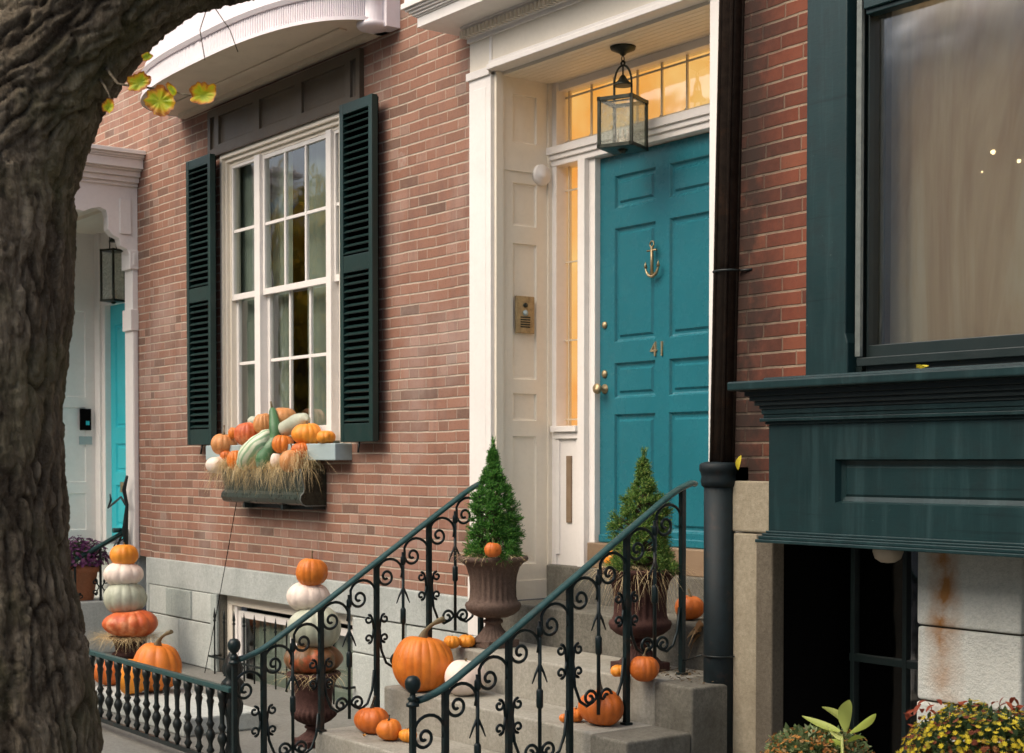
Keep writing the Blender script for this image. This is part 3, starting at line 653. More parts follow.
def text_mesh(txt, size, ext):
    cu = bpy.data.curves.new('txt', 'FONT'); cu.body = txt; cu.size = size; cu.extrude = ext; cu.align_x = 'CENTER'; cu.space_character = 1.15
    o = bpy.data.objects.new('txt', cu); me = bpy.data.meshes.new_from_object(o); bpy.data.objects.remove(o); return me
me = text_mesh('41', 0.115, 0.004); me.materials.append(M['brass'])
num = bpy.data.objects.new('house_number', me); COL.objects.link(num); num.parent = door
num.location = Vector((mid - .03, DY - .004, 2.205)) - worg(door); num.rotation_euler = (PI / 2, 0, 0)
# intercom and alarm disc on the left reveal
ip = Px(523.5, 315, DX0); b = MB(); b.box(DX0 + .004, DX0 + .018, ip.y - .068, ip.y + .068, ip.z - .108, ip.z + .108)
ic = b.build('intercom', M['brass'], H1, .004)
b = MB()
for i in range(5): b.box(DX0 + .018, DX0 + .020, ip.y - .035, ip.y + .035, ip.z - .075 + i * .014, ip.z - .067 + i * .014)
b.lathe([(0, 0), (.014, 0), (.014, .006), (0, .007)], (DX0 + .018, ip.y, ip.z + .055), 14, axis=Matrix.Rotation(R(90), 3, 'Y')); b.build('speaker_slots', M['bronze'], ic)
b = MB(); b.lathe([(0, 0), (.017, 0), (.017, .006), (0, .008)], (DX0 + .018, ip.y, ip.z + .01), 14, axis=Matrix.Rotation(R(90), 3, 'Y')); b.build('call_button', M['sill'], ic)
dp = Px(540, 175.5, DX0); b = MB(); b.lathe([(0, 0), (.062, 0), (.062, .018), (.052, .028), (.03, .03), (.028, .034), (.0, .034)], (DX0 + .004, dp.y - .0, dp.z), 32, axis=Matrix.Rotation(R(90), 3, 'Y')); b.build('alarm_disc', M['white'], H1)
# basement window of the main house
bw = MB(); by = 0.045
bw.box(LX0 + .0, LX1, by, by + .05, .52, .60); bw.box(LX0, LX0 + .08, by, by + .05, 0, .52); bw.box(LX1 - .08, LX1, by, by + .05, 0, .52)
bwo = bw.build('basement_window', M['cream'], H1, .003)
b = MB(); sash(b, LX0 + .13, (LX0 + LX1) / 2, -.1, .48, by + .03, .04, .05, 1, 1); sash(b, (LX0 + LX1) / 2 + .02, LX1 - .1, -.1, .48, by + .03, .04, .05, 1, 1); b.box(LX0 + .08, LX0 + .13, by + .02, by + .06, 0, .52); b.build('sash', M['white'], bwo, .003)
drape(LX0 + .15, LX1 - .15, -.1, .46, by + .13, 0.02, 14, 120).build('curtain', M['curtain'], bwo, fix=False)
b = MB(); b.pane(LX0 + .15, LX1 - .12, by + .052, -.1, .47); b.build('glazing', M['glass'], bwo)
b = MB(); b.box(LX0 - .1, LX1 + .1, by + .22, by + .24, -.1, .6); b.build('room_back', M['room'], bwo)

# ---- left neighbour ------------------------------------------------------
H0 = thing('brick_rowhouse', 'left neighbouring brick rowhouse with white bracketed portico and bright turquoise door', 'house', (-14, 0, 0))
QX0, QX1 = -14.5, -12.47; QD = .48; QZ = 3.87
b = MB(); wall_grid(b, -18.5, XL, BASE, WT, [(QX0 - .05, QX1 + .05, 0, QZ + .04)], 0.0, .12); b.build('wall', M['brick'], H0, fix=False); MB().box(-18.5, XL - .01, 6.0, 6.15, 0, WT).build('rear_wall', M['brick'], H0)
MB().box(-18.5, XL - .003, -.12, 6.2, WT, WT + .25).build('roof', M['granite_dark'], H0)
b = MB(); b.box(-18.5, QX0 - .05, -.035, .1, 0, BASE); b.box(QX1 + .32, XL, -.034, .1, 0, BASE); b.build('base_course', M['granite'], H0, .005)
PX_ = -12.36; PF = -1.15
pr1 = PX_; pr0 = -12.53
port = MB().box(pr0, pr1, -.05, .0, .8, 3.42).build('portico', M['white'], H0, .004); tag(port, 'white porch hood projecting over the turquoise door')
for q in (PX_ - .26, -14.95):
    MB().box(q, q + .26, PF, PF + .26, .6, 3.9).build('porch_post', M['white'], port, .006)
b = MB(); b.box(pr0 - .005, pr1 + .012, -.07, 0, 2.74, 2.92)
b.build('pilaster_block', M['white'], port, .004); b = MB(); b.box(pr0 - .005, pr1 + .014, -.075, 0, 3.26, 3.42); b.box(pr0 + .02, pr1 + .018, -.05, -.02, 3.29, 3.39); b.build('pilaster_cap', M['white'], port, .004)
b = MB(); b.box(pr1 - .001, pr1 + .006, -.042, -.012, .9, 2.72); b.build('pilaster_bead', M['white'], port)
bp = [(139.5, 205), (60, 205), (60, 216), (84, 211), (92, 208), (100, 207), (106, 210), (108, 217), (108, 229), (113, 235), (119, 238), (121, 246), (127, 249), (130, 256), (139.5, 256)]
def sidepanel(x):
    b = MB(); pl = []
    for (px, py) in bp:
        q = Px(px, py, PX_); pl.append((q.y if px < 139 else -.0, q.z))
    top = 3.97; pl[0] = (0, top); pl[1] = (PF + .02, top); pl[2] = (PF + .02, 3.80); pl[-1] = (0.0, 3.42)
    b.prism(pl, lambda u, v, d: (d, u, v), x - .10, x); return b
sidepanel(PX_).build('bracket', M['white'], port, .003); sidepanel(-14.85).build('bracket', M['white'], port, .003)
b = MB(); b.box(PX_ - .001, PX_ + .012, -.16, -.06, 3.55, 3.85); b.build('bracket_panel', M['white'], port, .004)
b = MB(); b.box(-14.9, PX_ - .01, PF, PF + .1, 3.80, 3.965); b.build('front_beam', M['white'], port)
b = MB()
for (z0, z1, o_) in ((3.955, 3.985, .02), (3.985, 4.03, .045), (4.03, 4.075, .075), (4.075, 4.09, .10), (4.09, 4.165, .135), (4.165, 4.18, .15), (4.18, 4.20, .165), (4.20, 4.235, .19)):
    b.box(-14.95 - o_, PX_ + o_, PF - o_, -.002, z0, z1)
b.build('entablature', M['white'], port, .004)
MB().box(-14.9, PX_ - .1, PF + .1, 0, 3.88, 3.95).build('hood_ceiling', M['cream'], port)
b = MB(); q = Pz(97, 238, 3.87); b.lathe([(.02, -.14), (.035, -.10), (.02, -.03), (.04, 0), (0, 0)], (-13.4, -.35, 3.88), 12); b.build('hood_lamp', M['bronze'], port)
cpa = [(0.0, 0.82), (.0, 3.6)]
b = MB(); b.panelled(0.0, QD, .82, QZ - .02, [(.06, QD - .12, 2.25, 3.1), (.06, QD - .12, 1.55, 2.12) if False else (.06, QD - .12, 1.42, 2.16), (.06, QD - .12, .95, 1.32)], prof, lambda u, v, d: (QX0 - d, u, v)); b.build('reveal_panelling', M['white'], H0, fix=False)
b = MB(); b.box(QX1, QX1 + .03, 0, QD, .82, QZ); b.box(QX0 - .1, QX1 + .1, 0, QD + .1, QZ - .02, QZ + .03); b.build('porch_ceiling', M['cream'], H0)
qd0 = XA(111, QD + .05); b = MB(); b.box(QX0 - .05, qd0, QD - .01, QD + .1, .82, QZ); b.box(qd0 - .0, QX1 + .05, QD - .01, QD + .1, 3.14, QZ); b.box(QX0, qd0 - .08, QD - .035, QD - .01, .82, QZ - .02); b.build('door_frame', M['white'], H0, .004)
b = MB(); b.panelled(qd0, qd0 + 1.0, .88, 3.14, [(qd0 + .11, qd0 + .45, 1.95, 2.95), (qd0 + .11, qd0 + .45, 1.52, 1.80), (qd0 + .11, qd0 + .45, 1.0, 1.4), (qd0 + .55, qd0 + .9, 1.95, 2.95), (qd0 + .55, qd0 + .9, 1.0, 1.8)], [(0.004, 0.004), (0.010, 0.014), (0.018, 0.018), (0.030, 0.018), (0.042, 0.006)], f_y(QD + .05)); b.box(qd0, qd0 + 1, QD + .07, QD + .1, .88, 3.14)
d2 = b.build('door', M['teal2'], H0, fix=False); tag(d2, 'bright turquoise panelled front door')
b = MB(); zz = ZA(116, 487, QD + .04); b.box(XA(120, QD + .04), XA(130, QD + .04), QD + .035, QD + .052, zz - .05, zz + .05); b.build('mail_slot', M['brass'], d2, .003)
kp = Px(85, 419, QX0); b = MB(); b.box(QX0, QX0 + .025, kp.y - .055, kp.y + .055, kp.z - .11, kp.z + .10); kpd = b.build('keypad', M['black'], H0, .004)
b = MB(); b.box(QX0 + .025, QX0 + .027, kp.y - .0, kp.y + .035, kp.z - .06, kp.z - .02); b.build('keypad_screen', M['teal2'], kpd)
p2 = Px(85, 440, QX0); b = MB(); b.box(QX0, QX0 + .006, p2.y - .06, p2.y + .07, p2.z - .045, p2.z + .035); b.build('notice_plate', M['sill'], H0)
# stoop and landing of the neighbour
NS = thing('neighbour_stoop', 'pale stone stoop of the left neighbour behind the pumpkin stack', 'steps', (-13.4, -.5, 0))
for i, (y0, z) in enumerate([(-.12, .82), (-.85, .44), (-1.2, .24)]):
    MB().box(-14.6, -12.42, y0, -0.0 if i == 0 else [-.12, -.85][i - 1] - .003, 0, z).build('step', M['granite_light'], NS, .008)
MB().box(-14.3, -12.4, 0.0, .55, .5, .823).build('landing', M['granite_light'], NS, .004)

# ---- right neighbour -----------------------------------------------------
RY = -0.20
H2 = thing('brick_rowhouse', 'right neighbouring deep red brick rowhouse with a dark green bay window', 'house', (-3.0, RY, 0))
bx0 = -4.57; bx1 = -2.15; BYF = -0.45
J0, J1 = XA(775, RY, 640), XA(917, RY, 640); K1 = XA(1021, RY, 640)
gz = ZA(750, 481, RY)
b = MB(); wall_grid(b, -5.03, 3.0, gz, WT, [(-4.5, -2.4, 1.95, 4.6)], RY, .2); b.add([(-5.03, RY, gz), (-5.03, .0, gz), (-5.03, 0, WT), (-5.03, RY, WT)], [(0, 1, 2, 3)]); b.build('wall', M['brick_right'], H2, fix=False); MB().box(-5.0, 3.0, 6, 6.15, 0, WT).build('rear_wall', M['brick_right'], H2)
MB().box(-5.03, 3.0, -.32, 6.2, WT, WT + .25).build('roof', M['granite_dark'], H2)
z2 = ZA(750, 533, RY)
b = MB(); b.box(-5.03, J0, RY - .012, RY + .2, z2 + .004, gz); b.build('stone_block', M['tanstone'], H2, .008)
b = MB(); b.box(-5.03, XA(758, RY, 640), RY - .006, RY + .25, 0, z2); b.build('corner_stone', M['tanstone'], H2, .01)
b = MB(); b.box(XA(758, RY, 640) + .003, J0, RY - .02, RY + .06, 0, z2); b.build('jamb_stone', M['jamb'], H2, .008)
M['rustgran'] = stone('rust_stained_granite', (0.60, 0.63, 0.58), (0.76, 0.77, 0.71), 60, 0.016, 0.25, (0.36, 0.36, 0.31), 0.15, rust=(XA(944, RY, 600) + 3.0, 1.22))
b = MB(); zz = [0, ZA(965, 712, RY), ZA(965, 628, RY), 1.34]
zz = [0, .3, .66, .93, 1.34]
zz = [0, .2, ZA(965, 707, RY), ZA(965, 630, RY), 1.34]
for i in range(4): b.box(J1, K1, RY - .0 - .005 * (i % 2), RY + .4, zz[i] + .004, zz[i + 1] - .004)
b.build('granite_pier', M['rustgran'], H2, .012, 3)
MB().box(J1 + .01, K1 - .01, RY + .02, RY + .4, 0, 1.34).build('pier_mortar', M['jamb'], H2)
b = MB(); b.box(K1 + .5, 3.0, RY, RY + .3, 0, gz); b.build('stone_base', M['granite_light'], H2, .01)
b = MB(); b.box(-4.9, K1 + .8, RY + 1.6, RY + 1.65, 0, 1.5); b.box(-5.02, J0 - .01, RY + .065, RY + 1.6, 0, 1.28); b.box(-5.02, K1 + .8, RY + .21, RY + 1.6, 1.45, 1.5); b.box(-5.02, K1 + .8, RY + .41, RY + 1.6, .0, .02); b.build('basement_interior', M['black'], H2)  # walls coloured black so the opening's deep shade is painted in
# basement window frame (dark bars)
b = MB(); fy = RY + .42
for px in (852, 904): x = XA(px, fy, 640); b.box(x - .012, x + .012, fy, fy + .04, 0, 1.4)
zr_ = ZA(880, 661, fy); b.box(XA(850, fy), J1 + .1, fy + .003, fy + .035, zr_ - .018, zr_ + .018)
b.box(J0, J1 + .1, fy + .005, fy + .03, 1.30, 1.4)
bwin = b.build('basement_window', M['baydark'], H2, .003)
MB().pane(XA(852, fy), J1 + .1, fy + .017, 0, 1.4).build('glazing', M['glass'], bwin)
lp = Py(888, 556, RY + .12); b = MB(); b.lathe([(0, -.03), (.03, -.027), (.055, -.01), (.065, .02), (.06, .05), (.0, .06)], lp, 32); b.build('ceiling_light', M['soffit'], H2)
# bay: apron box with panel, mouldings, sill
bz0, bz1 = 1.315, 1.80
b = MB(); b.panelled(bx0, bx1, bz0, bz1, [(XA(834, BYF, 490), bx1 - .3, ZA(836, 504, BYF), ZA(836, 458, BYF))], [(0.005, 0.0), (0.012, 0.030), (0.03, 0.036), (0.04, 0.03)], f_y(BYF))
b.add([(bx0, BYF, bz0), (bx0, RY, bz0), (bx0, RY, bz1), (bx0, BYF, bz1)], [(0, 1, 2, 3)]); b.add([(bx1, BYF, bz0), (bx1, RY, bz0), (bx1, RY, bz1), (bx1, BYF, bz1)], [(0, 1, 2, 3)]); b.add([(bx0, BYF, bz0 + .01), (bx1, BYF, bz0 + .01), (bx1, RY, bz0 + .01), (bx0, RY, bz0 + .01)], [(0, 1, 2, 3)])
bay = b.build('bay', M['bay'], H2, fix=False)
b = MB()
for (z0, z1, o_) in ((1.283, 1.297, .052), (1.297, 1.312, .040), (1.312, 1.322, .026), (1.322, 1.333, .012)): b.box(bx0 - o_ * .6, bx1 + o_, BYF - o_, RY - .001, z0, z1)
b.box(bx0 + .06, bx1, BYF + .02, RY + .3, 1.285, 1.34)
b.build('lower_moulding', M['bay'], bay, .003)
b = MB()
for (z0, z1, o_) in ((1.785, 1.797, .012), (1.797, 1.812, .030), (1.812, 1.828, .018), (1.828, 1.85, .024)): b.box(bx0 - o_, bx1 + o_, BYF - o_, RY - .001, z0, z1)
b.build('upper_moulding', M['bay'], bay, .003)
b = MB(); crown = [(-.03, 1.85), (-.045, 1.865), (-.06, 1.885), (-.075, 1.905), (-.09, 1.925), (-.10, 1.928)]
for i in range(len(crown) - 1): o_ = -crown[i][0]; b.box(bx0 - o_, bx1 + o_, BYF - o_, RY - .001, crown[i][1], crown[i + 1][1])
b.build('crown_moulding', M['baydark'], bay, .002)
b = MB(); b.box(bx0 - .125, bx1 + .125, BYF - .13, RY - .001, 1.929, 1.968); b.box(bx0 - .02, bx1 + .02, BYF - .02, -.02 + RY, 1.968, 1.985); b.build('bay_sill', M['bay'], bay, .008, 3)
CY = -0.33
c0 = XA(806, CY, 200); c1 = XA(846, CY, 200)
b = MB(); cp = [(c0, 1.97), (c1 + .012, 1.97), (c1 + .012, 2.12), (c1, 2.16), (c1, 4.75), (c0, 4.75), (c0, 2.16), (c0 - .0, 2.15)]
b.prism(cp, lambda a, c, d: (a, d, c), CY, RY - .001)
cr = [(bx1 + .1 - (p[0] - c0) - .15, p[1]) for p in cp]; b.prism(cr, lambda a, c, d: (a, d, c), CY, RY - .001)
b.box(c1, cr[1][0], CY + .01, RY, 4.45, 4.75); b.box(c0 - .06, cr[0][0] + .06, CY - .1, RY, 4.75, 4.85)
b.build('casing', M['bay'], bay, .006)
w1 = cr[1][0]
GY = CY + .10
s0 = XA(857, CY + .02, 200); s1 = XA(862, CY + .02, 200)
MB().box(s0, s1, CY + .012, CY + .03, 2.06, 4.45).build('storm_strip', M['alu'], bay, .001)
b = MB(); b.box(c1 + .001, s0 + .0, CY + .055, CY + .2, 1.985, 4.45)
g0 = XA(872, GY - .03, 200); gb = ZA(880, 345, GY - .03)
b.box(s1, g0, GY - .05, GY + .05, 1.985, 4.45); b.box(g0, w1, GY - .05, GY + .05, 1.985, gb); b.box(w1 - .08, w1, GY - .05, GY + .05, gb, 4.45)
b.box(s0 + .002, w1, CY + .02, GY - .05, 2.02, 2.055)
bs = b.build('sash', M['baydark'], bay, .003)
tz = ZA(882, 15, GY - .02); b = MB(); b.box(g0, w1, GY - .075, GY - .02, tz, tz + .075); b.box(g0, w1, GY - .09, GY - .075, tz + .02, tz + .075); b.build('meeting_rail', M['bay'], bs, .004)
MB().pane(g0, w1, GY - .018, gb, 4.45).build('glazing', M['glass2'], bs)
# sheer curtains and chandelier inside the bay
t = NT('sheer_curtain'); vv = t.coord(); cc = t.ramp(t.step(t.noise(t.coord(scale=(2.4, 1, .45)), 1.3, 5, .65, .8), .3, .7), [(0, (0.42, 0.28, 0.16)), (0.45, (0.62, 0.51, 0.35)), (0.7, (0.70, 0.65, 0.50)), (1, (0.72, 0.72, 0.62))])
p_ = t.n('BsdfDiffuse'); t.put(p_.inputs[0], cc); tr_ = t.n('BsdfTranslucent'); t.put(tr_.inputs[0], cc); mx_ = t.n('MixShader'); mx_.inputs[0].default_value = .3
t.t.links.new(p_.outputs[0], mx_.inputs[1]); t.t.links.new(tr_.outputs[0], mx_.inputs[2]); tp_ = t.n('BsdfTransparent'); m2_ = t.n('MixShader'); m2_.inputs[0].default_value = .14
t.t.links.new(mx_.outputs[0], m2_.inputs[1]); t.t.links.new(tp_.outputs[0], m2_.inputs[2]); t.t.links.new(m2_.outputs[0], t.out.inputs[0])
drape(g0 - .06, w1, 1.95, 4.5, GY + .15, .014, 11, 220).build('curtain', t.m, bay, fix=False)
b = MB(); ry2 = 2.6
b.box(-5.0, -1.6, ry2, ry2 + .05, 1.56, 4.6); b.box(-5.0, -4.95, RY + .2, ry2, 1.56, 4.6); b.box(-1.65, -1.6, RY + .2, ry2, 1.56, 4.6); b.box(-5.0, -1.6, RY + .2, ry2, 4.6, 4.65); b.box(-5, -1.6, RY + .2, ry2, 1.52, 1.56)
b.build('room_interior', paint('warm_room_walls', (0.35, 0.3, 0.22), .9), H2)
bulb = emit('lamp_bulb', (1.0, .78, .42), (1.0, .74, .38), 16)
CH = thing('chandelier', 'small brass chandelier with glowing bulbs seen through the bay window', 'chandelier', Py(1000, 150, .9))
cc_ = CH.location.copy(); bm_ = MB(); bm_.tube([cc_ + Vector((0, 0, -.1)), Vector((cc_.x, cc_.y, 4.6))], .01, 8); bl = []
for px, py in ((993, 152), (1019, 161), (982, 172), (1040, 155)):
    q = Py(px, py, .9); bm_.tube([cc_ + Vector((0, 0, -.1)), (cc_ + q) / 2 + Vector((0, 0, -.14)), q + Vector((0, 0, -.04))], .007, 6); bl.append(q)
bm_.build('arms', M['brass'], CH)
for k_, q in zip((1.0, .85, .4, .7), bl): MB().lathe([(0, -.012 * k_), (.0085 * k_, -.0085 * k_), (.012 * k_, 0), (.0085 * k_, .0085 * k_), (0, .012 * k_)], q, 12).build('bulb', bulb, CH)

# ================================================================== steps
ST = thing('front_steps', 'weathered grey stone front steps with pumpkins up to the teal door', 'steps', (-6.2, -.6, 0))
SX0, SX1 = -7.09, -5.285
lev = [(-1.25, .203, -.82), (-.82, .400, -.46), (-.46, .605, -.015), (-.015, .815, .36)]
for i, (y0, z, y1) in enumerate(lev):
    a, c = (SX0, SX1) if i < 3 else (DX0 + .002, DX1 - .002)
    if i == 2: y1 = -.018
    b = MB(); zlow = 0 if i == 0 else lev[i - 1][1] - .0
    b.box(a, c, y0, y1 - .003 if i < 3 else .36, 0 if i < 3 else .3, z)
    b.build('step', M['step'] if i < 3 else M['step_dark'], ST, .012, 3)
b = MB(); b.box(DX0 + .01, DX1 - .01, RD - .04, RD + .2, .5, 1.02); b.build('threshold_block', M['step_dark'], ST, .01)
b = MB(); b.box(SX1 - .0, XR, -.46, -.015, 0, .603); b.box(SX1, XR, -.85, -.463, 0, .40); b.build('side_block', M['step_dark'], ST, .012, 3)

# ================================================================== railings
def zrail(y):
    P = [(-1.80, .618), (-1.745, .618), (-1.66, .632), (-1.58, .665), (-1.243, .868), (-.90, 1.085), (-.561, 1.30), (-.28, 1.475), (-.19, 1.515), (-.12, 1.53), (0, 1.53)]
    for (a, c) in zip(P[:-1], P[1:]):
        if a[0] <= y <= c[0]: return a[1] + (c[1] - a[1]) * (y - a[0]) / (c[0] - a[0])
    return P[-1][1]
def zstep(y):
    if y < -1.25: return 0.0
    if y < -.82: return .203
    if y < -.46: return .40
    return .605
def spiral(c, r0, r1, a0, turns, n=26):
    return [(c[0] + (r0 + (r1 - r0) * i / n) * math.cos(a0 + turns * 2 * PI * i / n), c[1] + (r0 + (r1 - r0) * i / n) * math.sin(a0 + turns * 2 * PI * i / n)) for i in range(n + 1)]
def railing(X, label, grp='scrolled iron railings of the front steps'):
    o = thing('stair_railing', label, 'railing', (X, -1.745, 0), grp)
    P = lambda q: Vector((X, q[0], q[1]))
    ys = [-1.72 + i * .02 for i in range(81)]
    hp = [P((y, zrail(y))) for y in ys if y <= -.115]
    hs = []                                     # smoothed height line
    for i in range(len(hp)):
        w_ = hp[max(0, i - 3):i + 4]; hs.append(sum(w_, Vector()) / len(w_))
    hs[0] = hp[0]; hs.append(hs[-1] + Vector((0, .02, -.004)))
    MB().tube(hs, .024, 10, flat=.62).build('handrail', M['handrail'], o)
    # newel
    y = -1.745
    b = MB(); b.tube([P((y, 0)), P((y, .615))], .017, 4); b.tube([P((y, 0)), P((y, .05))], .035, 4)
    nw = b.build('newel', M['iron'], o, .002)
    MB().lathe([(0, .60), (.028, .60), (.028, .612), (.018, .618), (.018, .625), (.024, .632), (.013, .642), (.011, .655), (.020, .662), (.031, .678), (.034, .695), (.031, .712), (.020, .726), (0, .731)], P((y, 0)), 20).build('ball_finial', M['iron'], nw)
    tk = [-1.58, -1.243, -.90, -.561, -.21]
    for y in tk:
        b = MB(); zt, zb = zrail(y), zstep(y); b.tube([P((y, zb)), P((y, zt))], .0185, 4); b.tube([P((y, zb)), P((y, zb + .012))], .03, 4); b.build('post', M['iron'], o, .002)
    for i in range(len(tk) - 1):
        y = (tk[i] + tk[i + 1]) / 2; zt = zrail(y) - .06; zb = zrail(tk[i]) - .62
        zb = max(zb, zstep(y) + .05)
        b = MB(); b.tube([P((y, zb)), P((y, zt))], .0095, 6); zc = (zt + zb) / 2
        b.lathe([(.010, zc - .06), (.016, zc - .05), (.016, zc + .02), (.010, zc + .03)], P((y, 0)), 8)
        b.lathe([(.009, zt - .07), (.015, zt - .06), (.015, zt - .03), (.009, zt - .02)], P((y, 0)), 8)
        for s in (-1, 1): b.tube([P((y, zc + .14)), P((y + s * .022, zc + .10)), P((y + s * .042, zc + .055))], [.007, .006, .003], 5)
        b.build('baluster', M['iron'], o)
    fl = 1.0
    def sc(pts, r=.0078): MB().tube([P(p) for p in pts], r, 6).build('scroll', M['iron'], o)
    # arched scrolls under the handrail, one per half bay
    edges = [-1.745] + sorted(tk + [(tk[i] + tk[i + 1]) / 2 for i in range(4)])
    for a, c in zip(edges[:-1], edges[1:]):
        w = c - a; cz = zrail((a + c) / 2) - .03 - w * .62
        if a == -1.745: cz = zrail(a) - .155
        R0 = w * .30; cen = (a + w * .36, cz)
        pts = spiral(cen, R0, R0 * .18, PI, 1.35, 30)          # from the left bar, under and into the eye
        arch = []
        for i in range(11):
            t_ = PI * i / 10; arch.append((c - w * .5 + math.cos(t_) * w * .47, cz + R0 * .4 + math.sin(t_) * w * .44))
        arch = [(c - .012, cz - R0 * .2)] + arch
        arch[-1] = (cen[0] - R0, cz + R0 * .35)
        sc(arch + pts)
    # four small curls on every post
    for y in tk[:4]:
        zc = zrail(y) - (.37 if y < -1.5 else .36)
        for s in (-1, 1):
            for v in (-1, 1):
                pts = spiral((y + s * .052, zc + v * .052), .027, .007, PI / 2 * v, s * (-v) * -1.15 * (1), 20)
                pre = [(y + s * .02, zc), (y + s * .024, zc + v * .035), (y + s * .032, zc + v * .066)]
                sc(pre + pts, .0068)
    # cradle scrolls low in each bay
    for i in range(4):
        a, c = tk[i], tk[i + 1]; w = c - a; m = (a + c) / 2; zb = max(zrail(a) - .60, zstep(m) + .07) + .06
        for s, e in ((-1, a), (1, c)):
            cen = (m + s * w * .15, zb); R0 = w * .115
            pts = spiral(cen, R0, R0 * .2, PI if s > 0 else 0, s * (-1.3), 26)
            sw = []
            for k in range(10):
                t_ = k / 9; sw.append((e + (m - e) * (math.sin(t_ * PI / 2)) * .93 - s * .0, zb + .14 - .20 * math.sin(t_ * PI * .62) + (.0 if t_ < .8 else 0)))
            sw = [(e - s * .018, zb + .16)] + sw[1:]
            sw = [(e - s * .018, zb + .17), (e - s * .03, zb + .06), (e - s * .06, zb - .01), (e - s * .10, zb - .035), (m + s * .035, zb - .02)]
            sc(sw + [(cen[0] - s * R0, zb)] + pts[1:])
    return o
RXR, RXL = -5.365, -7.03
railing(RXR, 'teal green scrolled iron railing right of the steps, beside the black downpipe')
railing(RXL, 'teal green scrolled iron railing left of the steps, ending at the brick wall')

# ornate fence lower left
FY = -1.74; fz = .462
FE = thing('iron_fence', 'low black cast iron fence with turned balusters between tree trunk and steps', 'fence', (-9, FY, 0))
fx1 = XA(232, FY, 690); 
MB().box(-13.2, fx1, FY - .02, FY + .02, fz - .014, fz + .012).build('top_rail', M['handrail'], FE, .005)
MB().box(-13.2, fx1, FY - .014, FY + .014, .06, .085).build('bottom_rail', M['ironblack'], FE, .003)
bprof = [(.008, .08), (.014, .10), (.022, .115), (.014, .13), (.011, .15), (.017, .17), (.024, .185), (.026, .20), (.020, .215), (.012, .23), (.015, .24), (.022, .255), (.015, .268), (.012, .28), (.013, .33), (.017, .36), (.021, .375), (.015, .39), (.019, .405), (.024, .42), (.024, .45)]
bal = MB().lathe(bprof, (XA(222, FY, 700), FY, 0), 12).build('baluster', M['ironblack'], FE)
x = XA(222, FY, 700)
for i in range(1, 22):
    c = bal.copy(); COL.objects.link(c); c.parent = FE; c.location = bal.location + Vector((-.138 * i, 0, 0))
nx = XA(231, FY + .05, 700)
b = MB(); b.lathe([(.03, 0), (.045, .05), (.05, .1), (.035, .16), (.03, .25), (.035, .30), (.05, .33), (.055, .37), (.045, .40), (.04, .42), (.055, .44), (.062, .47), (.055, .49), (.035, .51), (.05, .53), (.055, .56), (.04, .60), (.022, .63), (.02, .64), (0, .642)], (nx, FY + .06, 0), 18, flute=6, fd=.25, frange=(.1, .6)); b.build('cast_post', M['ironblack'], FE)

# window guard spears in front of the basement window
GU = thing('window_guard', 'row of slim black iron spears guarding the basement window', 'window guard', ((LX0 + LX1) / 2, -.10, 0))
b = MB(); b.box(LX0 - .02, LX1 + .05, -.106, -.094, .12, .135); b.box(LX0 - .02, LX0, -.1, .0, .12, .135); b.box(LX1 + .03, LX1 + .05, -.1, .0, .12, .135); b.build('crossbar', M['ironblack'], GU)
for i in range(12):
    x = LX0 + .08 + i * .165
    MB().tube([(x, -.1, 0), (x, -.1, .40), (x, -.1, .41), (x, -.1, .425), (x, -.1, .44), (x, -.1, .51)], [.007, .007, .014, .006, .013, .001], 6).build('spear', M['ironblack'], GU)

# neighbour railing with pot
NR = thing('stair_railing', 'black iron handrail of the left neighbour stoop behind the stacked pumpkins', 'railing', (-12.6, -1.2, 0), None)
p1, p2_ = Px(128, 530, -12.50), Px(72, 562, -12.50)
hp = [Vector((-12.5, -.18, p1.z)), Vector((-12.5, p1.y, p1.z)), Vector((-12.5, p2_.y, p2_.z)), Vector((-12.5, p2_.y - .4, p2_.z - .25))]
MB().tube(hp, .022, 8).build('handrail', M['handrail'], NR)
dirn = (hp[2] - hp[1])
for k in (0.05, .5, .95, 1.35):
    q = hp[1] + dirn * k; zb = .82 if q.y > -.12 else (.44 if q.y > -.85 else .24 if q.y > -1.2 else 0)
    MB().tube([(q.x, q.y, zb), (q.x, q.y, q.z)], .012, 4).build('post', M['ironblack'], NR)
    for s in (-1, 1):
        for v in (-1, 1):
            pts = spiral((q.y + s * .05, q.z - .35 + v * .045), .026, .007, PI / 2 * v, s * v * 1.15, 18)
            MB().tube([(q.x, q.y + s * .014, q.z - .35)] + [(q.x, u, w) for (u, w) in pts], .0055, 5).build('scroll', M['ironblack'], NR)
    pts = spiral((q.y - .06, q.z - .14), .05, .012, PI / 2, 1.3, 22)
    MB().tube([(q.x, q.y, q.z - .05)] + [(q.x, u, w) for (u, w) in pts], .0055, 5).build('scroll', M['ironblack'], NR)
# hooked iron ornament by the neighbour's door
b = MB(); oy = -.10
def OP(px, py): return Py(px, py, oy)
b.tube([OP(127, 476), OP(124, 490), OP(127, 505), OP(125, 530), OP(127, 560)], [.012, .018, .014, .026, .014], 8)
b.tube([OP(126, 505), OP(121, 497), OP(114, 503), OP(108, 508)], [.012, .01, .01, .006], 7); b.tube([OP(108, 508), OP(111, 500), OP(110, 494)], [.008, .01, .005], 7)
b.tube([OP(126, 530), OP(121, 537), OP(118, 545), OP(122, 552), OP(126, 548)], [.01, .01, .012, .01, .006], 7)
ho = b.build('iron_hook', M['ironblack'], None, org=OP(127, 560)); tag(ho, 'twisted black iron hook ornament against the turquoise door', 'hook')

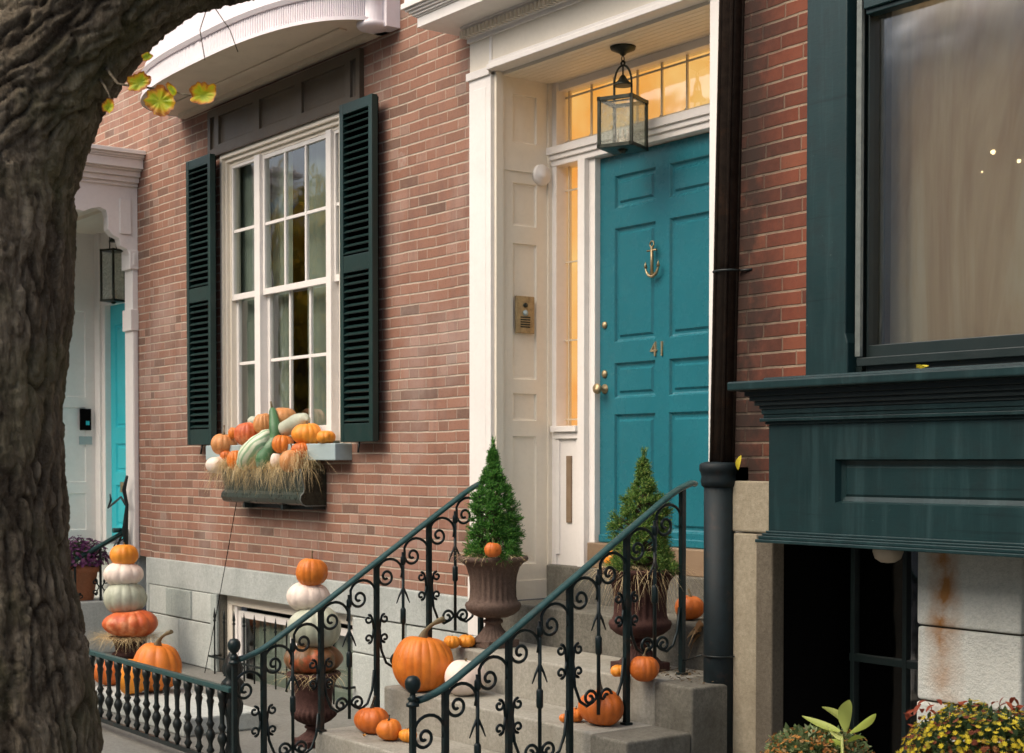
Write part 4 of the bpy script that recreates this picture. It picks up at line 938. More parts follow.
# ================================================================== downpipe
DPp = thing('downpipe', 'tall dark downpipe between the white door pilaster and the right brick wall', 'downpipe', (-5.1, -.2, 0))
pyy = -.22
pt, pm = Py(732, 0, pyy), Py(722, 466, pyy); pb = Py(719.5, 600, pyy)
dirp = (pt - pm) / (pt.z - pm.z)
b = MB(); b.tube([pm, pm + dirp * (WT - .1 - pm.z)], .058, 20); 
for k in range(6):
    a = PI * 2 * k / 6 + .3; o_ = Vector((math.cos(a), math.sin(a), 0)) * .056
    b.tube([pm + o_, pm + dirp * (WT - .1 - pm.z) + o_], .010, 6)
b.build('upper_pipe', M['pipebrown'], DPp)
b = MB(); b.lathe([(.074, 0.0), (.074, pm.z - .02)], (pb.x, pyy, 0), 28); b.build('lower_pipe', M['pipegreen'], DPp)
b = MB(); b.lathe([(.074, -.10), (.086, -.09), (.09, -.07), (.086, -.05), (.090, -.03), (.096, -.02), (.096, .005), (.086, .015), (.06, .02)], (pb.x, pyy, pm.z), 28); b.build('collar', M['pipegreen'], DPp)
for py in (272,):
    q = Py(727, py, pyy); b = MB(); ring = [(q.x + .069 * math.cos(a) + .01, pyy + .069 * math.sin(a), q.z) for a in [i * PI / 10 for i in range(21)]]
    b.tube(ring, .006, 6); b.tube([(q.x + .06, pyy, q.z), (q.x + .14, RY, q.z + .0)], .006, 6); b.build('strap', M['ironblack'], DPp)
q = Py(720, 655, pyy); b = MB(); b.tube([(q.x + .08 * math.cos(a), pyy + .08 * math.sin(a), q.z) for a in [i * PI / 10 for i in range(21)]], .004, 6); b.tube([(q.x - .07, pyy - .02, q.z), (-5.37, -.21, q.z - .06)], .004, 6); b.build('strap', M['ironblack'], DPp)
b = MB(); q = Py(742, 477, RY); b.box(q.x - .06, q.x + .045, pyy + .03, RY + .0, q.z - .07, q.z + .05); b.build('bracket', M['jamb'], DPp, .01)

# ================================================================== lanterns
def lantern(c_top, zc, w, h, yaw, label, grp, loop=True):
    """hanging lantern: c_top = ceiling point, zc = top of the glazed box"""
    o = thing('hanging_lantern', label, 'lantern', c_top, grp); x, y, z = c_top
    MB().lathe([(0, -.05), (.012, -.045), (.02, -.035), (.065, -.015), (.07, 0), (0, 0)], c_top, 24).build('ceiling_rose', M['bronze'], o)
    b = MB(); zz = z - .05; k = 0
    top = zc + .185
    while zz > top + .01:
        a = [(math.cos(t) * .009, math.sin(t) * .017) for t in [i * PI / 5 for i in range(11)]]
        b.tube([(x + (u if k % 2 else 0), y + (0 if k % 2 else u), zz - .014 + v) for u, v in a], .003, 5); zz -= .024; k += 1
    b.build('chain', M['bronze'], o)
    rot = Matrix.Rotation(yaw, 3, 'Z'); Q = lambda u, v, q: Vector((x, y, zc)) + rot @ Vector((u, v, q))
    b = MB(); hw = w * .27
    b.tube([Q(-hw * math.cos(t) if True else 0, 0, .085 + .1 * math.sin(t)) for t in [PI * i / 14 for i in range(15)]], .006, 6)
    for s in (-1, 1): b.tube([Q(s * hw, 0, 0), Q(s * hw, 0, .085)], .006, 6)
    b.tube([Q(.012 * math.cos(t), 0, .195 + .012 * math.sin(t)) for t in [PI * i / 6 for i in range(13)]], .004, 5)
    b.tube([Q(0, 0, .13), Q(0, 0, .185)], .005, 6)
    b.build('bail', M['bronze'], o)
    MB().lathe([(w * .27, .0), (w * .26, .008), (w * .14, .03), (w * .08, .05), (.006, .06), (0, .06)], Q(0, 0, .075), 20).build('smoke_bell', M['bronze'], o)
    b = MB(); t_ = .015; hh = w / 2
    def bar(a, c, s=t_): 
        A, B = Q(*a), Q(*c); mid_ = (A + B) / 2; d = c[0] - a[0], c[1] - a[1], c[2] - a[2]
        b.obox(mid_, abs(d[0]) + s, abs(d[1]) + s, abs(d[2]) + s, rot)
    for sx in (-1, 1):
        for sy in (-1, 1): bar((sx * hh, sy * hh, 0), (sx * hh, sy * hh, -h))
    for q in (-.004, -h):
        for s in (-1, 1): bar((-hh, s * hh, q), (hh, s * hh, q), .018); bar((s * hh, -hh, q), (s * hh, hh, q), .018)
    b.obox(Q(0, 0, -h - .006), w, w, .008, rot); b.tube([Q(0, 0, -h - .01), Q(0, 0, -h - .03)], [.03, .012], 10)
    for s in (-1, 1): b.obox(Q(0, s * hh * .0, .0), w, .012, .006, rot)
    b.build('lantern_frame', M['bronze'], o)
    b = MB()
    for s in (-1, 1): b.add([Q(-hh, s * (hh - .002), -h), Q(hh, s * (hh - .002), -h), Q(hh, s * (hh - .002), 0), Q(-hh, s * (hh - .002), 0)], [(0, 1, 2, 3)]); b.add([Q(s * (hh - .002), -hh, -h), Q(s * (hh - .002), hh, -h), Q(s * (hh - .002), hh, 0), Q(s * (hh - .002), -hh, 0)], [(0, 1, 2, 3)])
    b.build('pane', M['lampglass'], o)
    b = MB(); b.tube([Q(0, 0, -h), Q(0, 0, -h + .05)], .02, 10)
    for s in (-1, 0, 1): b.tube([Q(s * .03, 0, -h + .02), Q(s * .03, 0, -h + .10)], .008, 8)
    b.build('candle_holder', M['pale'], o)
    return o
M['lampglass'] = glass('seedy_lantern_glass', (0.88, 0.92, 0.86), 0.10, 0.004, 0.12, 0.6)
ct = Py(623, 44, .165); ct = Vector((ct.x, .165, 3.845))
lantern(ct, Py(623, 100, .165).z, .19, .255, R(24), 'bronze glass lantern hanging on a chain in front of the orange lit transom', 'hanging porch lanterns')
ct2 = Vector((-13.4, .2, QZ - .02)); z2_ = Py(114, 250, .2).z
lantern(ct2, z2_, .15, .46, R(24), 'tall verdigris glass lantern hanging in the left neighbour porch above the turquoise door', 'hanging porch lanterns')

# ================================================================== pumpkins
def pumpkin(name, c, rad, hr, ribs, mat, label, depth=.10, stem=(.25, .3, 0.0), stemmat='stem', tilt=(0, 0), cat='pumpkin', grp=None, seed=0, ls=1.0):
    """c = base point; rad horizontal radius; hr height/width ratio"""
    rnd = random.Random(seed + int(rad * 1e4)); H = 2 * rad * hr
    o = thing(name, label, cat, c, grp)
    b = MB(); nu = max(ribs * 8, 48); nv = 26; vs = []
    ph = rnd.random() * 6; el = 1 + .05 * rnd.uniform(-1, 1)
    for j in range(nv + 1):
        v = PI * j / nv
        sx = max(0.0, math.sin(v)) ** .82; cz = math.cos(v)
        for i in range(nu):
            a = 2 * PI * i / nu; lobe = abs(math.sin((a * ribs + 1.1 * math.sin(a * 2 + ph) + .8 * math.sin(a * 3 + ph * 3)) / 2)) ** .55
            rr = rad * sx * (1 - depth * (1 - lobe) * min(1, sx * 1.4)) * (1 + .03 * math.sin(2 * a + ph) + .02 * math.sin(3 * a + ph * 2)) * (1 + .035 * noise.noise(Vector((math.cos(a) * 2, math.sin(a) * 2, v * 1.5 + ph))) + .006 * noise.noise(Vector((math.cos(a) * 9, math.sin(a) * 9, v * 8 + ph))))
            z = H / 2 * (cz * (1 + .06 * math.sin(a + ph))) ; z -= math.copysign(1, cz) * H * .085 * math.exp(-(sx / .30) ** 2) if abs(cz) > .3 else 0
            z -= depth * .35 * rad * (1 - lobe) * cz * sx
            vs.append((c[0] + rr * math.cos(a) * el, c[1] + rr * math.sin(a) / el, c[2] + H / 2 * .98 + z))
    fs = [(j * nu + i, j * nu + (i + 1) % nu, (j + 1) * nu + (i + 1) % nu, (j + 1) * nu + i) for j in range(nv) for i in range(nu)]
    b.add(vs, fs, True); b.build('rind', M[mat], o)
    if stem:
        L, lean, r0 = stem[0] * rad * 2, stem[1], rad * (stem[2] or .12)
        zt = c[2] + H * .90; d = rnd.random() * 6.28 if len(stem) < 4 else stem[3]; pts = []; rs = []
        for i in range(8):
            t_ = i / 7; bend = lean * L * t_ ** 2
            pts.append((c[0] + math.cos(d) * bend, c[1] + math.sin(d) * bend, zt + L * t_ * (1 - .25 * lean * t_))); rs.append(r0 * (1.5 - 1.0 * min(1, t_ * 2.2) + .25 * (t_ > .85)))
        sb = MB().tube(pts, rs, 10, flat=.8).build('stem', M[stemmat], o)
    if tilt != (0, 0): o.rotation_euler = (tilt[0], tilt[1], rnd.random() * 6)
    return o
def pk(px, pyb, wpx, surf, hr, ribs, mat, label, **kw):
    """place by photo: bottom centre pixel and width in pixels, on a plane ('y', v) or ('z', v)"""
    p = Py(px, pyb, surf[1]) if surf[0] == 'y' else Pz(px, pyb, surf[1])
    return pumpkin('pumpkin', p, wpx / scl(p) / 2, hr, ribs, M and mat, label, **kw), p
G_ST = 'pumpkins set out on the front steps'
DL = math.pi * .9
# on the steps
pk(372, 733, 37, ('z', .203), .40 / .5 * .9, 10, 'deep', 'medium orange pumpkin with tall dark stem at the left end of the lowest step', grp=G_ST, stem=(.38, .25, .10, 0.6), stemmat='stemdark', depth=.07, seed=1)
pk(389, 740.5, 25, ('z', .203), .44 / .5, 9, 'orange', 'small round orange pumpkin beside the stemmed pumpkin on the lowest step', grp=G_ST, stem=(.25, .1, .1), stemmat='stemdark', depth=.06, seed=2)
pk(408, 742, 19, ('z', .203), .36 / .5, 10, 'yellow', 'tiny ribbed orange pumpkin half hidden by the right newel post', grp=G_ST, stem=(.1, .1, .1), depth=.12, seed=3)
pk(423, 690.5, 64, ('z', .40), .44 / .5, 22, 'orange', 'largest bright orange pumpkin with long curved stem on the second step', grp=G_ST, stem=(.42, .8, .13, .9), depth=.04, seed=4)
pk(466, 695, 43, ('z', .40), .42 / .5, 12, 'pale', 'cream white pumpkin behind the handrail beside the largest orange pumpkin', grp=G_ST, stem=(.10, .1, .1), depth=.05, seed=5)
pk(452, 648.5, 18, ('z', .605), .37 / .5, 10, 'yellow', 'tiny ribbed orange pumpkin next to the huge pumpkin stem on the third step', grp=G_ST, stem=(.1, .1, .1), depth=.13, seed=6)
pk(467, 647.5, 18, ('z', .605), .37 / .5, 10, 'yellow', 'tiny ribbed orange pumpkin against the base of the left spruce urn', grp=G_ST, stem=(.1, .1, .1), depth=.13, seed=7)
pk(601, 725, 45, ('z', .40), .40 / .5, 12, 'deep', 'orange pumpkin with upright dark stem behind the right railing on the second step', grp=G_ST, stem=(.42, .2, .09, PI), stemmat='stemdark', depth=.06, seed=8)
pk(576, 722, 17, ('z', .40), .42 / .5, 9, 'orange', 'small smooth orange pumpkin touching the left side of the right railing pumpkin', grp=G_ST, stem=(.2, .1, .1), stemmat='stemdark', depth=.08, seed=9)
pk(564, 722.5, 10, ('z', .40), .45 / .5, 9, 'orange', 'tiniest orange pumpkin at the far left of the right railing cluster', grp=G_ST, stem=None, depth=.1, seed=10)
pk(644, 681, 31, ('z', .605), .42 / .5, 12, 'deep', 'round orange pumpkin with pale stem below the right spruce urn', grp=G_ST, stem=(.35, .3, .12), depth=.05, seed=11)
pk(619, 677, 17, ('z', .605), .36 / .5, 10, 'yellow', 'tiny ribbed orange pumpkin left of the round pumpkin below the right urn', grp=G_ST, stem=None, depth=.14, seed=12)
pk(690, 620, 30, ('z', .815), .42 / .5, 12, 'deep', 'orange pumpkin in the porch corner half hidden by the downpipe', grp=G_ST, stem=(.3, .3, .12), depth=.06, seed=13)

# urn builder
def urn(c, sc_, prof, mat, label, flute, fd, fr, cat='urn'):
    o = thing('urn', label, cat, c, 'cast garden urns')
    parts = {'bowl': [], 'stand': []}
    for k, pr, fl, fdd, frr in (('bowl', prof[0], flute, fd, fr), ('stand', prof[1], flute, fd * .8, prof[2])):
        MB().lathe([(r * sc_, z * sc_) for r, z in pr], c, 96, fl, fdd, (frr[0] * sc_, frr[1] * sc_)).build(k, M[mat], o)
    pl = prof[1][0][0] * sc_ * .95
    MB().box(c[0] - pl, c[0] + pl, c[1] - pl, c[1] + pl, c[2] + .001, c[2] + .022 * sc_ * 2).build('plinth', M[mat], o, .004)
    return o
classic = ([(.10, .17), (.14, .185), (.175, .21), (.185, .235), (.178, .25), (.165, .255), (.155, .28), (.152, .34), (.158, .40), (.175, .45), (.20, .475), (.225, .485), (.232, .50), (.225, .512), (.19, .512), (.17, .50), (.15, .45), (.0, .44)],
           [(.13, .03), (.13, .04), (.12, .05), (.09, .075), (.06, .11), (.05, .13), (.065, .138), (.065, .15), (.05, .158), (.055, .172), (.10, .178)], (.05, .12))
vase = ([(.07, .14), (.11, .16), (.145, .19), (.15, .215), (.13, .235), (.115, .25), (.118, .31), (.128, .37), (.145, .42), (.17, .445), (.175, .46), (.165, .472), (.14, .47), (.12, .44), (.0, .43)],
        [(.11, .03), (.11, .045), (.09, .06), (.055, .085), (.045, .105), (.06, .115), (.06, .125), (.045, .135), (.07, .145)], (.0, .01))

def straw(name, c, r, n, label, ln=.16, droop=.10, seed=1, w=.0022, box=None, spread=1.0):
    rnd = random.Random(seed); b = MB()
    for i in range(n):
        if box: x = rnd.uniform(box[0], box[1]); y = rnd.uniform(box[2], box[3]); hump = .02 + .045 * abs(math.sin(x * 5.3)) + (.05 if x > box[1] - .28 else 0); z = box[4] + rnd.uniform(-.01, hump); a = rnd.uniform(0, 2 * PI)
        else:
            a = rnd.uniform(0, 2 * PI); q = r * math.sqrt(rnd.random()); x = c[0] + q * math.cos(a); y = c[1] + q * math.sin(a); z = c[2] + rnd.uniform(0, .02); a += rnd.uniform(-1.2, 1.2)
        L = ln * rnd.uniform(.4, 1.3); d = Vector((math.cos(a), math.sin(a), rnd.uniform(-.1, .35))); 
        if box and rnd.random() < .75: d = Vector((rnd.gauss(-.1, 1.0), -rnd.uniform(.05, .6), rnd.uniform(-.15, .45)))
        dr = droop * rnd.uniform(.1, 1.0) ** 1.3 * 1.5; p0 = Vector((x, y, z)); side = d.cross(Vector((0, 0, 1))).normalized() * w * rnd.uniform(.5, 1)
        ww = rnd.uniform(-1, 1) * .02; vs = []
        for k in range(5):
            t_ = k / 4; p = p0 + d * L * t_ * spread + Vector((0, 0, -dr * t_ * t_)) + Vector((ww * math.sin(t_ * 3), ww * math.cos(t_ * 4) - ww, 0)); vs += [p - side * (1.1 - t_), p + side * (1.1 - t_)]
        b.add(vs, [(2 * k, 2 * k + 1, 2 * k + 3, 2 * k + 2) for k in range(4)])
    o = b.build(name, M['straw'], None, fix=False, org=c); tag(o, label, 'straw', kind='stuff'); return o

# dwarf spruces
M['needle'] = leafmat('spruce_needles', [(0, (0.02, 0.08, 0.018)), (.4, (0.05, 0.18, 0.03)), (.8, (0.10, 0.30, 0.04)), (1, (0.20, 0.38, 0.07))], .55, .25)
M['needle2'] = leafmat('tipped_spruce_needles', [(0, (0.03, 0.09, 0.025)), (.4, (0.09, 0.21, 0.04)), (.8, (0.20, 0.33, 0.06)), (1, (0.42, 0.42, 0.12))], .55, .25)
M['bark'] = paint('twig_bark', (0.09, 0.06, 0.04), .8, .3)
def spruce(c, h, r, label, mat, seed, ntw=1500):
    rnd = random.Random(seed); o = thing('dwarf_spruce', label, 'potted tree', c, 'dwarf spruces in urns')
    MB().tube([c, (c[0], c[1], c[2] + h * .9)], [.016, .003], 8).build('trunk', M['bark'], o)
    b = MB(); br = MB(); tufts = []
    for i in range(int(ntw / 12)):
        t_ = rnd.random() ** 1.25; a = rnd.random() * 2 * PI
        R_ = r * (.92 * (1 - t_) ** .95 + .10 * math.sin(t_ * 9 + seed) * (1 - t_) + .05) * rnd.uniform(.55, 1.0) * (1 + .22 * math.sin(a * 2 + t_ * 7 + seed))
        if t_ > .8: R_ *= .6
        tr_ = rnd.uniform(.030, .060) * (1 - .45 * t_) * (r / .18)
        tufts.append((Vector((c[0] + R_ * math.cos(a), c[1] + R_ * math.sin(a), c[2] + h * (.03 + .88 * t_))), a, t_, tr_))
    tufts.append((Vector((c[0], c[1], c[2] + h * .90)), 0, 1.3, .04)); tufts.append((Vector((c[0] + .004, c[1], c[2] + h * .95)), 1, 2.0, .045))
    for (p0, a, t_, tr_) in tufts:
        br.tube([(c[0], c[1], p0.z - .05), tuple(p0)], [.004, .0015], 4, caps=False)
        ax_ = Vector((math.cos(a), math.sin(a), .35 + t_ * 1.3)).normalized()
        if t_ > 1.1: ax_ = Vector((0, 0, 1))
        for q in range(20):
            d = (ax_ + Vector((rnd.gauss(0, .62), rnd.gauss(0, .62), rnd.gauss(0, .5))) * (1 if t_ < 1.1 else .35)).normalized(); p = p0 - ax_ * .01; L = tr_ * rnd.uniform(.65, 1.25)
            for k in range(13):
                tt = k / 12; base = p + d * L * tt; qv = Vector((rnd.gauss(0, 1), rnd.gauss(0, 1), rnd.gauss(0, 1))); qv = (qv - d * qv.dot(d)).normalized()
                dd = (qv * .9 + d * (.4 + tt)).normalized(); nl = .0105 * rnd.uniform(.7, 1.25); sd_ = dd.cross(qv + Vector((.1, .2, .3))).normalized() * .0021
                b.add([base - sd_, base + sd_, base + dd * nl], [(0, 1, 2)])
    b.build('foliage', mat, o, fix=False); br.build('branches', M['bark'], o, fix=False); return o
UC = Vector((-6.80, -.29, .605)); us = .98
urn(UC, us * .86 / .86, ([(r * .86, z) for r, z in classic[0]], [(r * .86, z) for r, z in classic[1]], classic[2]), 'urn', 'brown fluted urn holding a green spruce left of the door', 24, .10, (.26, .43))
spruce(UC + Vector((0, 0, .48)), .67, .19, 'dense bright green dwarf spruce in the left urn', M['needle'], 3, 4400)
straw('straw', UC + Vector((0, 0, .50)), .17, 260, 'dry straw spilling over the rim of the left spruce urn', .10, .05, 5)
pq = Py(493, 553, UC.y - .14); pumpkin('pumpkin', (pq.x, pq.y, UC.z + .51), 9 / scl(pq), .42 / .5, 9, 'deep', 'mini orange pumpkin sitting in the left urn below the spruce', stem=(.3, .1, .1), depth=.08, grp='mini pumpkins in the urns')
UD = Vector((-5.60, -.27, .605))
urn(UD, .98, ([(r * .86, z) for r, z in classic[0]], [(r * .86, z) for r, z in classic[1]], classic[2]), 'urnred', 'red brown urn holding a yellow tipped spruce behind the right railing', 24, .10, (.26, .43))
spruce(UD + Vector((0.02, 0, .48)), .60, .195, 'yellow tipped dwarf spruce in the right urn against the teal door', M['needle2'], 9, 4000)
straw('straw', UD + Vector((0, 0, .50)), .17, 420, 'dry straw and husks hanging from the right spruce urn', .16, .16, 8)
pq = Py(609, 575, UD.y - .1); pumpkin('pumpkin', (UD.x - .14, UD.y - .05, UD.z + .50), .05, .42 / .5, 9, 'yellow', 'mini yellow orange pumpkin in the right urn beside the handrail', stem=(.3, .1, .1), depth=.08, grp='mini pumpkins in the urns')
# dried corn husk bundle beside the right urn
b = MB(); rnd = random.Random(4); hc = Vector((-5.44, .02, .66))
for i in range(26):
    a = rnd.random() * 6.28; d = Vector((math.cos(a) * .5, math.sin(a) * .5, rnd.uniform(.3, 1.2))).normalized(); L = rnd.uniform(.12, .26); s_ = d.cross(Vector((rnd.random(), rnd.random(), 0))).normalized() * rnd.uniform(.012, .028)
    vs = []
    for k in range(6):
        t_ = k / 5; p = hc + Vector((rnd.uniform(-.005, .005), 0, .12)) + d * L * t_ + Vector((0, 0, -.22 * t_ * t_)); w_ = math.sin(PI * (.12 + .88 * t_) * .98); vs += [p - s_ * w_, p + s_ * w_ + Vector((0, 0, .008))]
    b.add(vs, [(2 * k, 2 * k + 1, 2 * k + 3, 2 * k + 2) for k in range(5)], True)
M['husk'] = leafmat('corn_husk', [(0, (0.22, 0.11, 0.05)), (.5, (0.42, 0.26, 0.12)), (1, (0.62, 0.48, 0.28))], .7, .3)
ho = b.build('corn_husks', M['husk'], None, fix=False, org=hc); tag(ho, 'bunch of dried brown corn husks right of the right spruce urn', 'corn husks')

# urn B with its stack (in front of the basement window)
UB = Pz(314, 745, 0.0); UB = Vector((UB.x, UB.y, 0))
sB = scl(UB + Vector((0, 0, .4)))
kB = (ZA(314, 672, UB.y)) / .47
urn(UB, kB, vase, 'urnred', 'dark maroon vase urn under the pumpkin stack behind the left railing', 24, .12, (.16, .23))
zt = .465 * kB - .01; yb = UB.y
def stack(items, cx, y, z, grp, pre):
    for (mat, wpx, ytop, ybot, px, ribs, dep, lab, stem, sm) in items:
        p = Py(px, ybot, y); s_ = scl(p); H = (ybot - ytop) / s_; rad = wpx / s_ / 2
        pumpkin('pumpkin', (p.x, y, p.z), rad, H / (2 * rad) * 1.06, ribs, mat, lab, depth=dep, stem=stem, stemmat=sm, grp=grp, seed=len(lab))
stack([('mottled', 60, 645, 673, 313, 12, .10, 'mottled red and green squash at the bottom of the stack behind the left railing', None, 'stem'),
       ('sage', 53, 608, 648, 315, 12, .07, 'large grey green pumpkin second from the bottom behind the left railing', None, 'stem'),
       ('pale', 44, 583, 611, 309, 13, .07, 'white ribbed pumpkin under the small orange one behind the left railing', None, 'stem'),
       ('orange', 33, 559, 586, 312, 14, .05, 'small orange pumpkin with thin stem topping the stack behind the left railing', (.3, .1, .08), 'stem')], 0, yb, 0, 'pumpkin stack in the maroon urn', '')
straw('straw', Vector((UB.x, UB.y, zt)), .17, 200, 'dry straw under the mottled squash in the maroon urn', .13, .06, 6)
# urn A with its stack (left)
YA = -.50
pA = Py(128, 636, YA); zA = pA.z
kA = .62; UA = Vector((pA.x, YA, max(0.0, zA - .46 * 1.0)))
ped = None if True else MB().box(UA.x - .17, UA.x + .17, YA - .17, YA + .17, 0, UA.z).build('stone_pedestal', M['granite_light'], None, .01, org=(0, 0, 0)) if UA.z > .05 else None
if ped: tag(ped, 'low pale stone block under the dark urn on the left', 'pedestal')
UA.z = 0; kv = zA / .47; urn(UA, 1.0, ([(r * .85, z * kv) for r, z in vase[0]], [(r * .85, z * kv) for r, z in vase[1]], (.0, .01)), 'urnred', 'dark urn with straw under the left stack of four pumpkins', 24, .12, (.16, .23))
stack([('red', 52, 611, 637, 131, 12, .09, 'flat red orange pumpkin at the bottom of the left stack', None, 'stem'),
       ('sage', 45, 583, 614, 125, 12, .07, 'grey green ribbed pumpkin in the left stack', None, 'stem'),
       ('pale', 41, 563, 586, 124, 13, .07, 'creamy white ribbed pumpkin in the left stack', None, 'stem'),
       ('yellow', 29, 545, 566, 124, 12, .06, 'small yellow orange pumpkin on top of the left stack', (.12, .1, .1), 'stem')], 0, YA, 0, 'left pumpkin stack', '')
straw('straw', Vector((UA.x, YA, zA - .01)), .21, 900, 'dry straw fringe hanging under the red pumpkin of the left stack', .20, .08, 7)
# pumpkins behind the fence on the white slab
SY = -1.15; sp_ = Py(190, 703, SY); sx1 = XA(209, SY - .12, 703)
sl_o = MB().box(sx1 - 1.6, sx1, SY - .28, SY + .25, 0, sp_.z).build('stone_slab', M['granite_light'], None, .012, org=(0, 0, 0)); tag(sl_o, 'low pale stone slab behind the iron fence carrying three pumpkins', 'stone slab')
G3 = 'pumpkins behind the low iron fence'
for (px, wpx, yb_, ht, mat, lab, stem, dy) in ((158, 50, 706, 50, 'orange', 'big orange pumpkin with thick curled grey stem behind the iron fence', (.42, .9, .13, .4), .03), (134, 34, 710, 36, 'yellow', 'yellow ribbed pumpkin in the middle behind the iron fence', None, -.14), (108, 30, 708, 26, 'deep', 'reddish orange pumpkin beside the tree trunk behind the iron fence', None, -.12)):
    p = Py(px, yb_, SY + dy); p.z = sp_.z + .001; rad = wpx / scl(p) / 2; pumpkin('pumpkin', p, rad, ht / wpx, 12, mat, lab, depth=.09, stem=stem, grp=G3, seed=px)

# mums in terracotta pot on the neighbour's stoop
def mum(c, r, h, leafm, flowm, label, cat, nf, nl, seed, grp=None, fsz=.012, potmat='terracotta', poth=.22, potr=.14, petal=9, name='flower_pot'):
    rnd = random.Random(seed); o = thing(name, label, cat, c, grp)
    MB().lathe([(potr * .70, 0), (potr * .93, poth * .8), (potr * 1.04, poth * .8), (potr * 1.06, poth), (potr * .95, poth), (potr * .9, poth * .9), (0, poth * .88)], c, 32).build('pot', M[potmat], o)
    lf = MB(); fl = MB(); top = Vector(c) + Vector((0, 0, poth))
    def dome(k=1.0):
        a = rnd.random() * 2 * PI; u = rnd.random(); el_ = math.asin(u); q = r * k * (1 + .12 * math.sin(3 * a + seed) + rnd.uniform(-.08, .08))
        n_ = Vector((math.cos(a) * math.cos(el_), math.sin(a) * math.cos(el_), math.sin(el_))); return top + Vector((n_.x * q, n_.y * q, n_.z * h * (q / r) + .0)), n_
    for i in range(nl):
        p, n_ = dome(rnd.uniform(.55, .98)); d = (n_ + Vector((rnd.gauss(0, .5), rnd.gauss(0, .5), rnd.gauss(0, .4)))).normalized(); s_ = d.cross(Vector((rnd.random() - .5, rnd.random() - .5, 1))).normalized(); L = rnd.uniform(.02, .035)
        lf.add([p, p + d * L * .5 + s_ * L * .28, p + d * L, p + d * L * .5 - s_ * L * .28], [(0, 1, 2, 3)])
    for i in range(nf):
        p, n_ = dome(rnd.uniform(.94, 1.06)); n_ = (n_ + Vector((rnd.gauss(0, .3), rnd.gauss(0, .3), .3))).normalized(); u = n_.cross(Vector((.3, .5, .8))).normalized(); w_ = n_.cross(u); f_ = fsz * rnd.uniform(.7, 1.25)
        vs = [p + n_ * f_ * .25]; fs = []
        for k in range(petal * 2):
            a = PI * k / petal; rr = f_ if k % 2 else f_ * .55; vs.append(p + (u * math.cos(a) + w_ * math.sin(a)) * rr + n_ * f_ * (.35 if k % 2 else .1))
        fs = [(0, 1 + k, 1 + (k + 1) % (petal * 2)) for k in range(petal * 2)]; fl.add(vs, fs)
    lf.build('foliage', leafm, o, fix=False); fl.build('flowers', flowm, o, fix=False); return o
M['mumleaf'] = leafmat('mum_leaves', [(0, (0.03, 0.06, 0.025)), (1, (0.08, 0.13, 0.05))], .5, .25)
M['mumleaf2'] = leafmat('pale_mum_leaves', [(0, (0.08, 0.13, 0.05)), (.5, (0.18, 0.25, 0.10)), (1, (0.34, 0.38, 0.20))], .5, .3)
M['purple'] = leafmat('purple_petals', [(0, (0.09, 0.02, 0.08)), (.6, (0.20, 0.06, 0.17)), (1, (0.34, 0.14, 0.28))], .6, .3)
M['yelpet'] = leafmat('yellow_petals', [(0, (0.30, 0.26, 0.03)), (.35, (0.62, 0.50, 0.04)), (.68, (0.72, 0.60, 0.05)), (.75, (0.26, 0.09, 0.04)), (1, (0.18, 0.05, 0.03))], .6, .35)
M['rustpet'] = leafmat('faded_rust_petals', [(0, (0.28, 0.11, 0.03)), (.6, (0.55, 0.26, 0.06)), (1, (0.42, 0.30, 0.16))], .6, .3)
q = Py(86, 600, -.55); q.z = .823 if q.y > -.75 else .62
q = Pz(81, 600, .44)
mum(Vector((q.x, q.y, .442)), .21, .21, M['mumleaf'], M['purple'], 'purple chrysanthemums in a terracotta pot on the neighbour stoop beside the tree trunk', 'potted flowers', 420, 1600, 3, 'potted chrysanthemums', .022, poth=.30, potr=.15)
# plants bottom right
q = Py(812, 731, -1.1); zt_ = q.z
mum(Vector((q.x + .01, -1.1, 0)), .185, .11, M['mumleaf2'], M['rustpet'], 'fading rust coloured chrysanthemum at the foot of the basement opening', 'potted flowers', 420, 2600, 5, 'potted chrysanthemums', .010, poth=zt_ - .11, potr=.17)
q = Py(985, 712, -1.0)
mum(Vector((q.x, -1.0, 0)), .27, .14, M['mumleaf'], M['yelpet'], 'yellow flowering chrysanthemum in the bottom right corner by the granite pier', 'potted flowers', 900, 3200, 6, 'potted chrysanthemums', .011, poth=q.z - .14, potr=.22)
# broad yellow green leaves between them
M['hosta'] = leafmat('lime_leaves', [(0, (0.30, 0.42, 0.06)), (.5, (0.46, 0.55, 0.12)), (1, (0.60, 0.62, 0.26))], .4, .35)
M['redleaf'] = leafmat('red_leaves', [(0, (0.20, 0.035, 0.02)), (1, (0.36, 0.09, 0.04))], .5, .3)
def leafblade(b, p0, p1, w_, curl=.2, up_=Vector((0, 0, 1)), n=8):
    p0, p1 = Vector(p0), Vector(p1); d = p1 - p0; s_ = d.cross(up_).normalized(); nn = s_.cross(d).normalized(); vs = []
    for k in range(n + 1):
        t_ = k / n; w2 = w_ * max(0.0, math.sin(PI * (t_ * .93 + .05))) ** .8; c = p0 + d * t_ + nn * d.length * curl * math.sin(PI * t_) * .5
        vs += [c - s_ * w2 + nn * w2 * .35, c, c + s_ * w2 + nn * w2 * .35]
    fs = []
    for k in range(n): a = 3 * k; fs += [(a, a + 3, a + 4, a + 1), (a + 1, a + 4, a + 5, a + 2)]
    b.add(vs, fs, True)
b = MB(); py_ = -1.12; base = Py(842, 738, py_)
